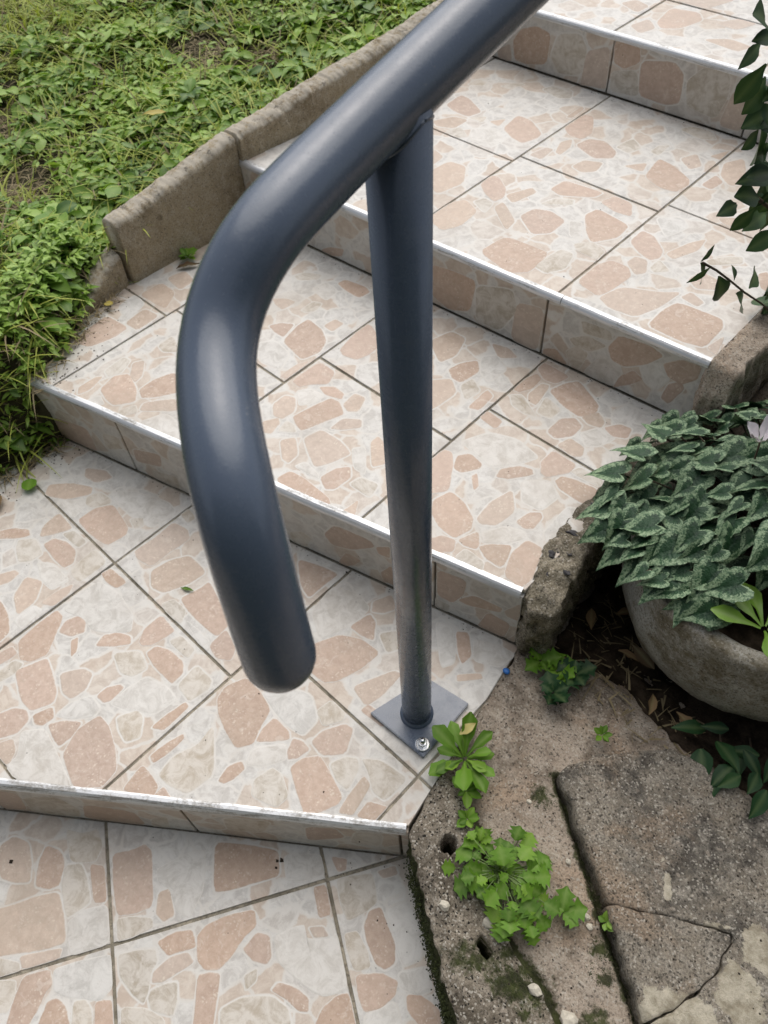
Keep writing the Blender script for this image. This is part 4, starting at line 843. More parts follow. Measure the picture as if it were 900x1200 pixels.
# ================================================================ HANDRAIL
PATH = [(0, 1.72, 1.3855), (0, 1.30, 1.274), (0, 0.90, 1.167), (0, 0.60, 1.087), (0, 0.40, 1.0335), (0, 0.25, 0.9935), (0.0005, 0.1414, 0.9655), (0, 0.1047, 0.9556), (-0.0005, 0.0676, 0.9456), (-0.0004, 0.0292, 0.9358), (0.0006, -0.0102, 0.9266), (0.0037, -0.0488, 0.9189), (0.0086, -0.0843, 0.9135), (0.0137, -0.1129, 0.9094), (0.0168, -0.1313, 0.9051), (0.0174, -0.1414, 0.8995), (0.0171, -0.1491, 0.8921), (0.018, -0.1594, 0.8829), (0.0237, -0.1729, 0.8733), (0.0381, -0.1889, 0.8655), (0.059, -0.2054, 0.86), (0.0796, -0.2193, 0.8554), (0.095, -0.2292, 0.8492), (0.1059, -0.2359, 0.8385), (0.1143, -0.2411, 0.8208), (0.1222, -0.246, 0.7959), (0.1308, -0.2513, 0.7665), (0.1345, -0.2532, 0.7500)]
RAIL_R, POST_R = 0.0214, 0.0222
def smooth_path(P, it=2, n=150):
    P = [Vector(p) for p in P]
    # resample by arc length with Catmull-Rom
    out = []
    for i in range(len(P) - 1):
        p0, p1, p2, p3 = P[max(i - 1, 0)], P[i], P[i + 1], P[min(i + 2, len(P) - 1)]
        for k in range(10):
            t = k / 10
            out.append(0.5 * ((2 * p1) + (p2 - p0) * t + (2 * p0 - 5 * p1 + 4 * p2 - p3) * t * t + (3 * p1 - p0 - 3 * p2 + p3) * t ** 3))
    out.append(P[-1])
    L = [0]
    for a, b in zip(out, out[1:]): L.append(L[-1] + (b - a).length)
    res = []; j = 0
    for i in range(n + 1):
        s = L[-1] * i / n
        while j < len(L) - 2 and L[j + 1] < s: j += 1
        t = (s - L[j]) / max(1e-9, L[j + 1] - L[j])
        res.append(out[j].lerp(out[j + 1], t))
    for _ in range(it):
        res = [res[0]] + [(res[i - 1] + res[i] * 2 + res[i + 1]) / 4 for i in range(1, len(res) - 1)] + [res[-1]]
    return res
def tube(name, path, rad, mat, parent, seg=40, cap_end=True, base=Vector((0, 0, 0)), radf=None):
    V = []; F = []; rings = []
    T0 = (path[1] - path[0]).normalized()
    up = Vector((1, 0, 0)) if abs(T0.x) < 0.9 else Vector((0, 0, 1))
    nrm = (up - T0 * up.dot(T0)).normalized()
    def add(p, t, nn, r_):
        bb = t.cross(nn); i0 = len(V)
        for k in range(seg):
            a = 2 * pi * k / seg
            V.append(p + (nn * cos(a) + bb * sin(a)) * r_ - base)
        rings.append(i0)
    for i, p in enumerate(path):
        t = (path[min(i + 1, len(path) - 1)] - path[max(i - 1, 0)]).normalized()
        nrm = (nrm - t * nrm.dot(t)).normalized()
        add(p, t, nrm, radf(i) if radf else rad)
    if cap_end:
        for a in (0.25, 0.5, 0.75, 0.95, 1.15, 1.35):
            add(path[-1] + t * rad * 1.0 * sin(a), t, nrm, rad * cos(a) if a < 1.5 else 0)
    for a, b in zip(rings, rings[1:]):
        for k in range(seg):
            F.append([a + k, a + (k + 1) % seg, b + (k + 1) % seg, b + k])
    F.append([rings[0] + k for k in range(seg)][::-1]); F.append([rings[-1] + k for k in range(seg)])
    return mesh_obj(name, V, F, mat, parent, smooth=True)
rail = empty('handrail', (0, 0, 0))
tag(rail, 'slate grey tubular handrail with a bent end, bolted to the landing', 'handrail')
tube('rail', smooth_path(PATH, 6, 220), RAIL_R, M_PAINT, rail)
def ring_band(name, c, r0, r1, z0, z1, parent, mat, seg=40):
    prof = [(r1, z0), (r1, z0 + (z1 - z0) * .35), (r0 + (r1 - r0) * .45, z0 + (z1 - z0) * .75), (r0, z1)]
    V = []; F = []
    for r_, z in prof:
        for k in range(seg): V.append((c[0] + r_ * cos(2 * pi * k / seg), c[1] + r_ * sin(2 * pi * k / seg), z))
    for i in range(len(prof) - 1):
        for k in range(seg):
            F.append([i * seg + k, i * seg + (k + 1) % seg, (i + 1) * seg + (k + 1) % seg, (i + 1) * seg + k])
    return mesh_obj(name, V, F, mat, parent, smooth=True)
def post_set(y, z0, z1, plate, bolts):
    tube('post', [Vector((0, y, z0 + .004)), Vector((0, y, (z0 + z1) / 2)), Vector((0, y, z1))], POST_R, M_PAINT, rail, cap_end=False)
    bm = bmesh.new()
    vs = [bm.verts.new((px, py, z0 + .001)) for px, py in plate]
    f = bm.faces.new(vs)
    ex = bmesh.ops.extrude_face_region(bm, geom=[f])
    bmesh.ops.translate(bm, verts=[v for v in ex['geom'] if isinstance(v, bmesh.types.BMVert)], vec=(0, 0, .007))
    bmesh.ops.recalc_face_normals(bm, faces=bm.faces)
    bmesh.ops.bevel(bm, geom=bm.edges[:], offset=.0012, segments=2, affect='EDGES')
    me = bpy.data.meshes.new('base_plate'); bm.to_mesh(me); bm.free(); me.materials.append(M_PAINT)
    o = bpy.data.objects.new('base_plate', me); COL.objects.link(o); o.parent = rail
    ring_band('weld_collar', (0, y), POST_R - .0002, POST_R + .0035, z0 + .0075, z0 + .016, rail, M_PAINT)
    for bx, by in bolts:
        V = []; F = []
        sh = tube('anchor_bolt', [Vector((bx, by, z0 + .008)), Vector((bx, by, z0 + .018)), Vector((bx + .0006, by, z0 + .0275))], .0042, M_ZINC, rail, 16, False)
        for nm, r_, a, b, sg in (('washer', .0112, .0083, .0102, 28), ('nut', .0078, .0102, .0172, 6)):
            V = [(bx + r_ * cos(2 * pi * k / sg + .3), by + r_ * sin(2 * pi * k / sg + .3), z0 + z) for z in (a, b) for k in range(sg)]
            V += [(bx + (r_ - .0012) * cos(2 * pi * k / sg + .3), by + (r_ - .0012) * sin(2 * pi * k / sg + .3), z0 + b + .0007) for k in range(sg)]
            F = [[k, (k + 1) % sg, sg + (k + 1) % sg, sg + k] for k in range(sg)] + [[sg + k, sg + (k + 1) % sg, 2 * sg + (k + 1) % sg, 2 * sg + k] for k in range(sg)] + [[2 * sg + k for k in range(sg)]]
            mesh_obj(nm, V, F, M_ZINC, sh)
for yp, zp in ((0.0, 0.9286), (1.45, 1.314)):
    bead = []
    for k in range(65):
        a = 2 * pi * k / 64
        x, y = (POST_R - .0006) * cos(a), (POST_R - .0006) * sin(a)
        bead.append(Vector((x, yp + y, zp + .267 * y - 1.03 * math.sqrt(RAIL_R ** 2 - (.93 * x) ** 2) - .0002)))
    tube('weld_bead', bead, .0013, M_PAINT, rail, 10, False)
post_set(0.0, 0.0, 0.925, [(-.054, -.048), (.053, -.045), (.049, .066), (-.029, .055)], [(.0395, -.0315)])
post_set(1.45, Z[4], 1.31, [(-.052, 1.40), (.052, 1.40), (.052, 1.505), (-.052, 1.505)], [(.04, 1.415), (-.04, 1.49)])

# ================================================================ PLANTS
def leaf_mesh(name, mat, prof, L=1.0, W=0.5, fold=0.25, curl=0.3, rows=None, lobes=0.0, wav=0.0, seed=0):
    """leaf along +x from the origin; prof: width factors at equal steps"""
    n = len(prof); V = []; F = []; sh = []; rb = []
    rnd = random.Random(seed)
    for i in range(n):
        t = i / (n - 1)
        wd = prof[i] * W * L / 2
        wv = wav * L * rnd.uniform(-1, 1)
        for s in (-1, -0.5, 0, 0.5, 1):
            lob = 1 + lobes * (0.5 if i % 2 else -0.5) * abs(s)
            V.append((t * L + (lobes * 0.04 * L if abs(s) == 1 and i % 2 else 0), s * wd * lob, abs(s) * wd * fold - curl * L * t * t + 0.12 * L * t + wv * abs(s)))
            sh.append(0.0); rb.append(1.0 if s == 0 else 0.0)
    for i in range(n - 1):
        for k in range(4):
            a = i * 5 + k
            F.append([a, a + 1, a + 6, a + 5])
    me = bpy.data.meshes.new(name)
    me.from_pydata(V, [], F)
    me.materials.append(mat)
    for nm, vals in (('shade', sh), ('rib', rb)):
        a = me.attributes.new(nm, 'FLOAT', 'POINT'); a.data.foreach_set('value', vals)
    me.polygons.foreach_set('use_smooth', [True] * len(me.polygons))
    return me
def frame(h, up=Vector((0, 0, 1)), roll=0.0):
    x = h.normalized(); y = up.cross(x)
    if y.length < 1e-5: y = Vector((0, 1, 0))
    y.normalize(); z = x.cross(y)
    m = Matrix((x, y, z)).transposed()
    return m @ Matrix.Rotation(roll, 3, 'X')
def put(me, name, loc, head, roll=0, sc=1.0, parent=None, up=Vector((0, 0, 1))):
    o = bpy.data.objects.new(name, me); COL.objects.link(o)
    m = frame(head, up, roll).to_4x4() @ Matrix.Diagonal((sc, sc, sc, 1))
    m.translation = loc
    if parent:
        o.parent = parent
        m.translation = Vector(loc) - parent.location
    o.matrix_basis = m
    return o
OVAL = [0.10, 0.35, 0.75, 1.0, 0.95, 0.62, 0.05]
LANCE = [0.12, 0.45, 0.85, 1.0, 0.8, 0.45, 0.03]
SPOON = [0.14, 0.20, 0.36, 0.72, 1.0, 0.9, 0.15]
ROUND = [0.2, 0.8, 1.0, 1.0, 0.95, 0.75, 0.2]
LOBED = [0.08, 0.55, 0.70, 1.05, 0.80, 1.0, 0.55, 0.06]

# ---- mass of low weeds and grass on the bank: one joined mesh of leaves
class Mass:
    def __init__(s): s.V = []; s.F = []; s.sh = []; s.rb = []
    def leaf(s, p, head, L, W, fold, curl, shade, prof=(0.15, 0.9, 0.85, 0.0), up=Vector((0, 0, 1)), roll=0.0):
        m = frame(head, up, roll); i0 = len(s.V)
        n = len(prof)
        for i, pw in enumerate(prof):
            t = i / (n - 1); wd = pw * W / 2
            for q in ((-1, 0, 1) if i < n - 1 else (0,)):
                v = m @ Vector((t * L, q * wd, abs(q) * wd * fold - curl * L * t * t))
                s.V.append((p[0] + v.x, p[1] + v.y, p[2] + v.z)); s.sh.append(shade); s.rb.append(1.0 if q == 0 else 0.0)
        for i in range(n - 2):
            a = i0 + i * 3
            s.F += [[a, a + 1, a + 4, a + 3], [a + 1, a + 2, a + 5, a + 4]]
        a = i0 + (n - 2) * 3; tip = i0 + (n - 1) * 3
        s.F += [[a, a + 1, tip], [a + 1, a + 2, tip]]
    def build(s, name, mat, label, cat):
        o = mesh_obj(name, s.V, s.F, mat, smooth=True, attrs={'shade': ('FLOAT', s.sh), 'rib': ('FLOAT', s.rb)})
        return tag(o, label, cat, kind='stuff')
R = random.Random(21)
weeds, blades, straw = Mass(), Mass(), Mass()
BARE = [(-1.44, 0.27, 0.10), (-1.515, 0.86, 0.10), (-1.70, 0.34, 0.08), (-1.36, 0.93, 0.05)]
def bare(x, y):
    return max([0] + [1 - hypot(x - a, y - b) / c for a, b, c in BARE])
YMAX = 1.9
cnt = 0
while cnt < 2300:
    x = R.uniform(-2.75, -0.95); y = R.uniform(-0.35, YMAX)
    if x > bank_edge(y) - 0.012: continue
    b = bare(x, y)
    if b > 0 and R.random() < 0.9: continue
    # grassier towards the far left corner and the near left edge
    gz = sm(-1.70, -2.2, x) * 0.9 + sm(0.10, -0.1, y) * 0.65
    if R.random() < gz: continue
    cnt += 1
    z = bank_z(x, y)
    big = R.random()
    tone = 0.38 + 0.75 * fbm((x, y, 4), 4.5, 2) + R.uniform(-.28, .28)
    nl = R.randint(5, 10)
    Lb = R.uniform(0.016, 0.034) * (1.5 if big > 0.72 else 1.0)
    ph = R.uniform(0, 6.28)
    wr = R.uniform(0.30, 0.62)
    hh = R.uniform(0.002, 0.020)
    for k in range(nl):
        a = ph + k * 2.4 + R.uniform(-.3, .3)
        pit = R.uniform(-0.05, 0.5)
        L = Lb * R.uniform(0.7, 1.25)
        off = R.uniform(0, 0.014)
        weeds.leaf((x + cos(a) * off, y + sin(a) * off, z + hh + R.uniform(-.004, .01)), Vector((cos(a), sin(a), pit)), L, L * wr, R.uniform(.1, .5), R.uniform(.1, .6), tone + R.uniform(-.28, .28), R.choice(((0.15, 0.75, 1.0, 0.72, 0.0), (0.12, 0.35, 0.8, 1.0, 0.35), (0.2, 0.9, 1.05, 0.95, 0.3))), roll=R.uniform(-.6, .6))
cnt = 0
while cnt < 27000:
    x = R.uniform(-2.75, -0.93); y = R.uniform(-0.5, YMAX)
    if x > bank_edge(y) - 0.004: continue
    gz = 0.55 + sm(-1.7, -2.2, x) * 0.8 + sm(0.14, -0.04, y) * 0.9
    if bare(x, y) > 0.25: gz *= 0.2
    if R.random() > gz: continue
    cnt += 1
    z = bank_z(x, y)
    a = R.uniform(0, 6.28)
    near = sm(0.2, 0.0, y) * sm(0.16, 0.0, bank_edge(y) - x)
    hx = Vector((cos(a), sin(a), 0)) * 0.8 + Vector((0.7, -0.35, 0)) * near
    L = R.uniform(0.03, 0.10)
    t = 0.5 + 0.4 * fbm((x, y, 9), 4, 2) + R.uniform(-.3, .3)
    M_ = blades
    if R.random() < 0.16: M_, t = straw, R.random()
    M_.leaf((x, y, z + .002), Vector((hx.x, hx.y, R.uniform(0.25, 1.8))), L, R.uniform(.0022, .0052), .2, R.uniform(.3, .9), t, (1.0, 0.95, 0.75, 0.5, 0.0))
# dry straw patches and dead tangle along the tile edge
for a, b, c in BARE:
    for _ in range(420):
        q = R.uniform(0, 6.28); rr = c * math.sqrt(R.random()) * 1.1
        x, y = a + rr * cos(q), b + rr * sin(q) * 1.2
        d = R.uniform(0, 6.28)
        straw.leaf((x, y, bank_z(x, y) + R.uniform(.0, .012)), Vector((cos(d), sin(d), R.uniform(-.1, .35))), R.uniform(.015, .05), R.uniform(.0015, .004), .2, R.uniform(0, .4), R.random(), (1, .9, .7, .4, 0))
for _ in range(620):
    y = R.uniform(-0.36, 0.26)
    x = bank_edge(y) + R.uniform(-.05, .028)
    zz = max(bank_z(min(x, bank_edge(y)), y), (0.0 if y < edge_y(2, x) else Z[2])) + R.uniform(0.001, .012)
    d = R.uniform(0, 6.28)
    straw.leaf((x, y, zz), Vector((cos(d), sin(d), R.uniform(-.15, .5))), R.uniform(.012, .05), R.uniform(.0012, .0038), .2, R.uniform(0, .5), R.random() * .9, (1, .9, .7, .4, 0))
# green weeds hanging over the corner of the first step
for _ in range(520):
    y = R.uniform(-0.26, 0.22)
    x = bank_edge(y) + R.uniform(-.13, -.002)
    z = bank_z(x, y) + R.uniform(.0, .045)
    a = R.uniform(-2.6, 1.2)
    t = 0.55 + R.uniform(-.35, .4)
    for k in range(R.randint(3, 6)):
        aa = a + R.uniform(-1.3, 1.3)
        L = R.uniform(.012, .026)
        weeds.leaf((x + R.uniform(-.008, .008), y + R.uniform(-.008, .008), z + R.uniform(-.004, .012)), Vector((cos(aa), sin(aa), R.uniform(-.1, .9))), L, L * R.uniform(.28, .5), .3, R.uniform(.1, .6), t + R.uniform(-.1, .1), (0.2, 0.8, 1.0, 0.6, 0.0), roll=R.uniform(-.4, .4))
weeds.build('ground_cover', M_WEED, 'dense low broadleaf weeds covering the bank', 'weeds')
blades.build('grass', M_GRASS, 'thin green grass blades among the weeds on the bank', 'grass')
straw.build('dry_grass', M_STRAW, 'dry brown straw in bare patches and along the tile edge', 'dry grass')

# ---- single broadleaf plants on the bank
def rosette(name, loc, n, L, W, prof, mat, label, cat, seed, pit=(0.15, 0.6), curl=0.3, group=None, base_a=None, variants=3, lobes=0.0, wav=0.02):
    rr = random.Random(seed)
    root = empty(name, loc)
    tag(root, label, cat, group)
    ms = [leaf_mesh('leaf', mat, prof, 1.0, W * rr.uniform(.85, 1.15), rr.uniform(.15, .35), curl * rr.uniform(.6, 1.3), lobes=lobes, wav=wav, seed=seed + k) for k in range(variants)]
    for k in range(n):
        a = k * 2.4 + rr.uniform(-.3, .3) if base_a is None else base_a[k]
        hd = Vector((cos(a), sin(a), rr.uniform(*pit)))
        off = Vector((cos(a), sin(a), 0)) * L * 0.06
        put(ms[k % variants], 'leaf', Vector(loc) + off + Vector((0, 0, .002 + k * .0006)), hd, rr.uniform(-.3, .3), L * rr.uniform(.62, 1.15), root)
    return root
def on_bank(x, y, up=.012): return (x, y, bank_z(x, y) + up)
BANKPL = [
    ((-1.23, 0.235), 5, .045, .85, ROUND, 'pale round-leaved rosette by the end of the low wall'),
    ((-1.345, 0.70), 6, .040, .6, OVAL, 'spreading oval-leaved rosette below the bare patch'),
    ((-1.30, 0.84), 7, .045, .5, OVAL, 'broad green rosette against the long wall slab'),
    ((-1.56, 1.12), 7, .050, .55, OVAL, 'dark bluish weed standing near the top of the bank'),
    ((-1.36, 1.17), 8, .045, .4, LANCE, 'bright lance-leaved rosette near the wall, high up the bank'),
    ((-1.40, 0.47), 7, .038, .55, OVAL, 'light green rosette just left of the yellow fallen leaf'),
    ((-1.12, 0.17), 8, .036, .38, LANCE, 'yellow-green tuft rooted beside the sunken wall slab'),
    ((-1.20, 0.08), 8, .055, .45, LANCE, 'large lance-leaved weed at the left edge, level with the first step'),
]
for i, ((x, y), n, L, W, pr, lb) in enumerate(BANKPL):
    rosette('weed_rosette', on_bank(x, y, .022), n, L, W, pr, M_WEED if i != 3 else M_IVY, lb, 'weed', 50 + i, group='single weeds on the bank')

# ---- fallen leaves
def fallen(loc, head, L, W, prof, mat, label, curl=.12, fold=.2, seed=0, roll=0, cat='leaf', group='fallen leaves'):
    me = leaf_mesh('fallen_leaf', mat, prof, L, W, fold, curl, wav=.05, seed=seed)
    o = put(me, 'fallen_leaf', Vector(loc), Vector(head), roll)
    return tag(o, label, cat, group)
fallen(on_bank(-1.335, .555, .058), (.75, .65, .08), .058, .42, OVAL, M_YELLOW, 'pale yellow fallen leaf lying on the weeds near the wall', seed=1)
fallen(on_bank(-1.79, .995, .062), (1, .2, .05), .050, .75, ROUND, M_DRY, 'beige round fallen leaf high on the bank', seed=2)
fallen(on_bank(-2.06, .85, .065), (.3, -.8, .1), .045, .45, OVAL, M_YELLOW, 'small orange-yellow leaf among grass in the top left corner', seed=3)
fallen((-1.02, .180, Z[2] + .012), (.8, .3, .1), .022, .7, ROUND, M_YELLOW, 'tiny bright yellow leaf at the tile edge by the sunken slab', seed=4)
fallen((-.895, -.215, .012), (.5, -.5, -.1), .040, .8, ROUND, M_DRY, 'tan dry leaf at the left edge of the landing', seed=5)
fallen((-.882, -.150, .010), (.75, -.55, .02), .031, .95, ROUND, M_HERB, 'round green leaf lying on the landing next to the grass', curl=.05, fold=.05, seed=6)
fallen((-.462, -.104, .003), (.9, .42, .05), .026, .26, LANCE, M_HERB, 'narrow green leaf scrap in the middle of the landing', curl=.1, fold=.5, seed=7)
fallen((-1.01, .355, Z[2] + .004), (.6, .85, .05), .052, .3, LANCE, M_DRY, 'curled brown leaf on the first step under the low wall', fold=.7, seed=8)
fallen((.076, .010, .034), (.4, 1, .5), .030, .5, LANCE, M_YELLOW, 'withered yellow leaf standing in the rosette by the base plate', seed=9)

# ---- litter in the hollow under the kerb and by the pot
LIT = [((.115, .30, .004), .040, 'brown leaf deep in the dark hollow under the kerb stone'), ((.13, .345, .012), .034, 'crumpled dead leaf at the back of the hollow, by the pot'),
       ((.178, .317, .010), .052, 'long pale dead leaf lying against the pot'), ((.168, .295, .006), .036, 'pale twig-like dead leaf in front of the pot'),
       ((.290, .262, .014), .040, 'yellowish-brown leaf curled under the pot rim'), ((.262, .232, .012), .036, 'olive dead leaf standing at the edge of the ivy')]
for i, (p, L, lb) in enumerate(LIT):
    a = [2.2, 1.0, -.3, .2, -.25, 1.9][i]
    fallen(p, (cos(a), sin(a), .12), L, .42, LANCE if i % 2 else OVAL, M_DRY if i != 2 else M_STRAW, lb, fold=.5, curl=.25, seed=20 + i, roll=.3 * (i % 3 - 1), group='dead leaves by the pot')
lit = Mass()
for _ in range(240):
    x = R.uniform(.085, .34); y = R.uniform(.20, .42)
    if hypot(x - .28, y - .475) < .17: continue
    if R.random() > sm(.16, .26, y + x * .25): continue
    d = R.uniform(0, 6.28)
    lit.leaf((x, y, bed_z(x, y) + R.uniform(.001, .01)), Vector((cos(d), sin(d), R.uniform(-.05, .3))), R.uniform(.012, .05), R.uniform(.001, .004), .2, R.uniform(0, .3), R.random() * .6, (1, .9, .7, .5, 0))
lit.build('leaf_litter', M_STRAW, 'tangle of dead stalks in the hollow beside the pot', 'litter')

# ---- pot with cyclamen
PC = Vector((0.283, 0.477, 0.0))
pot = empty('planter', PC)
tag(pot, 'round mossy stone planter bowl holding the cyclamen', 'planter')
prof = [(0.0, -0.012), (0.145, -0.012), (0.166, 0.004), (0.188, 0.035), (0.202, 0.075), (0.208, 0.115), (0.207, 0.150), (0.205, 0.178), (0.2035, 0.194), (0.200, 0.201), (0.190, 0.2035), (0.180, 0.202), (0.174, 0.196), (0.171, 0.184), (0.169, 0.165)]
V = []; F = []; sg = 120
for i, (r_, z) in enumerate(prof):
    for k in range(sg):
        a = 2 * pi * k / sg
        q = 0.0035 * fbm((cos(a) * 2, sin(a) * 2, z * 10), 3, 4) + 0.0016 * fbm((cos(a) * 12, sin(a) * 12, z * 60), 1.5, 3)
        V.append(((r_ + q) * cos(a), (r_ + q) * sin(a), z + q * .6))
for i in range(len(prof) - 1):
    for k in range(sg):
        F.append([i * sg + k, i * sg + (k + 1) % sg, (i + 1) * sg + (k + 1) % sg, (i + 1) * sg + k])
mesh_obj('bowl', V, F, M_POT, pot, smooth=True)
V = [(0, 0, .188)] + [(r_ * cos(2 * pi * k / 48), r_ * sin(2 * pi * k / 48), .180 + .008 * fbm((r_ * 9, k * .4, 0), 2, 3)) for r_ in (.06, .12, .1755) for k in range(48)]
F = [[0, 1 + k, 1 + (k + 1) % 48] for k in range(48)] + [[1 + j * 48 + k, 1 + (j + 1) * 48 + k, 1 + (j + 1) * 48 + (k + 1) % 48, 1 + j * 48 + (k + 1) % 48] for j in range(2) for k in range(48)]
mesh_obj('soil', V, F, M_SOIL, pot, smooth=True)

def cyc_leaf(seed):
    rr = random.Random(seed)
    half = [(-.04, .0), (-.17, .09), (-.26, .22), (-.24, .345), (-.10, .42), (.03, .44), (.12, .415), (.20, .405), (.32, .325), (.46, .25), (.62, .165), (.80, .08), (1.0, 0)]
    half = [(x + rr.uniform(-.015, .015), y * rr.uniform(.93, 1.07)) for x, y in half]
    out = [(x, -y) for x, y in half] + [(x, y) for x, y in half[::-1][1:-1]]
    V = [(0.06, 0, .015)]; rad = [0.0]; ang = [0.0]; F = []
    fr = (.3, .55, .75, .9, 1.0); n = len(out)
    cup = rr.uniform(.25, .60); dro = rr.uniform(.05, .32); tw = rr.uniform(-.1, .1)
    for f in fr:
        for i, (x, y) in enumerate(out):
            px = 0.06 + (x - 0.06) * f; py = y * f
            an = math.atan2(y, x - 0.06)
            ru = 0.012 * sin(an * 10 + seed) * f * f
            pz = .015 + abs(py) * cup - .6 * cup * py * py * 2 - dro * max(0, px) ** 2 - .22 * (max(0, -px)) + ru + tw * px * py
            V.append((px, py, pz)); rad.append(f); ang.append(an)
    for i in range(n): F.append([0, 1 + i, 1 + (i + 1) % n])
    for j in range(len(fr) - 1):
        for i in range(n):
            a = 1 + j * n + i; b = 1 + j * n + (i + 1) % n
            F.append([a, a + n, b + n, b])
    me = bpy.data.meshes.new('leaf'); me.from_pydata(V, [], F); me.materials.append(M_CYC)
    for nm, vals in (('rad', rad), ('ang', ang)):
        a = me.attributes.new(nm, 'FLOAT', 'POINT'); a.data.foreach_set('value', vals)
    me.polygons.foreach_set('use_smooth', [True] * len(me.polygons))
    return me
CY = [cyc_leaf(k) for k in range(7)]
cyc = empty('cyclamen_plant', PC + Vector((0, 0, .185)))
tag(cyc, 'bushy cyclamen with silver-marbled dark green leaves in the stone planter', 'plant')
R = random.Random(5)
DC = Vector((0.280, 0.520, 0))
NL = 400
for k in range(NL):
    f = (k + .5) / NL
    a = k * 2.39996
    rr = 0.268 * math.sqrt(f)
    ex = 1.0 if cos(a) < 0.2 else 0.95
    x = DC.x + rr * cos(a) * ex; y = DC.y + rr * sin(a) * 0.93
    if y < 0.305 - 0.02 * R.random(): continue
    if .275 < x < .385 and y < .372: continue
    top = 0.305 - 0.115 * (rr / .275) ** 2.2
    lay = R.choice((0, 0, 0, -.02, -.04))
    z = top + lay + R.uniform(-.014, .014)
    # tips lean outwards and towards the open side, as they droop
    ha = a + R.uniform(-1.3, 1.3)
    hv = Vector((cos(ha), sin(ha), 0)) * (0.35 + rr * 2.2) + Vector((-.28, -.42, 0))
    tilt = -0.12 - 0.9 * (rr / .275) ** 1.6 + R.uniform(-.45, .35)
    hv.normalize()
    if y < .40: tilt = max(tilt, -.45); z = max(z, .224)
    hv.z = tilt
    put(CY[k % 7], 'leaf', Vector((x, y, z)), hv, R.uniform(-.6, .6), R.uniform(.032, .060), cyc)
    if k % 3 == 0:
        tube('stalk', [Vector((DC.x + (x - DC.x) * .3, DC.y + (y - DC.y) * .3, .19)) , Vector((x * .7 + DC.x * .3, y * .7 + DC.y * .3, z * .6 + .08)), Vector((x, y, z))], .0013, M_STEM, cyc, 6, False, base=cyc.location)
# leaves reaching over the kerb on the left and hanging in front of the rim
for x, y, z, hx, hy, hz, s in [(.035, .425, .225, -.8, -.15, -.35, .062), (.06, .375, .21, -.75, -.5, -.4, .06), (.075, .345, .205, -.6, -.7, -.5, .055), (.045, .47, .235, -.9, .05, -.3, .06), (.05, .53, .235, -.8, .3, -.25, .058),
                             (.115, .33, .205, -.5, -.75, -.7, .058), (.15, .325, .215, -.35, -.85, -.6, .06), (.19, .315, .225, -.3, -.9, -.65, .06), (.225, .315, .225, .1, -.95, -.6, .058), (.262, .318, .225, -.15, -.9, -.7, .062), (.175, .35, .245, -.5, -.7, -.4, .064), (.235, .345, .25, -.1, -.9, -.45, .064), (.13, .365, .24, -.7, -.5, -.35, .062)]:
    put(CY[int(x * 1000) % 7], 'leaf', Vector((x, y, z)), Vector((hx, hy, hz)), R.uniform(-.25, .25), s, cyc)
# white bloom
fl = Vector((.184, .500, .345))
pm = leaf_mesh('petal', M_PETAL, LANCE, .034, .55, .4, -.3, wav=.06, seed=3)
for k in range(6):
    a = k * 1.05
    put(pm, 'petal', fl + Vector((cos(a), sin(a), 0)) * .003, Vector((cos(a) * .8, sin(a) * .8 - .2, .55)), .4 * (k % 3 - 1), R.uniform(.8, 1.15), cyc)
tube('flower_stalk', [Vector((.21, .51, .22)), Vector((.19, .50, .29)), fl], .0014, M_STEM, cyc, 6, False, base=cyc.location)

# fresh light green seedling in the pot
rosette('seedling', (.322, .322, .226), 6, .066, .36, SPOON, M_LIME, 'bright yellow-green spoon-leaved seedling at the pot rim', 'seedling', 71, (0.1, 0.6), .35, base_a=[3.5, 2.4, 2.9, 1.7, .4, 5.2])

# ---- ivy under the pot
ivy = empty('ivy', (.40, .26, 0.0))
tag(ivy, 'dark green ivy spreading on the ground under the pot', 'ivy')
im = [leaf_mesh('leaf', M_IVY, [.2, .7, 1.0, .95, .75, .4, .04], 1.0, .45 + .1 * k, .2, .3, wav=.04, seed=90 + k) for k in range(3)]
for i, (x, y) in enumerate([(.336, .262), (.356, .252), (.381, .27), (.411, .275), (.391, .235), (.420, .244), (.43, .29), (.375, .222), (.345, .232), (.391, .262), (.45, .26), (.47, .24), (.50, .27), (.44, .228), (.455, .285), (.48, .285), (.405, .225), (.52, .25), (.36, .275), (.54, .28)]):
    a = R.uniform(3.4, 6.0)
    put(im[i % 3], 'leaf', Vector((x, y, .018 + R.uniform(0, .03))), Vector((cos(a), sin(a), R.uniform(-.25, .25))), R.uniform(-.4, .4), R.uniform(.034, .052), ivy)
for k in range(4):
    x = .34 + .05 * k
    tube('vine_stem', [Vector((x, .30, .01)), Vector((x + .02, .262, .022)), Vector((x + .045, .235, .016))], .0016, M_STEM, ivy, 6, False, base=ivy.location)

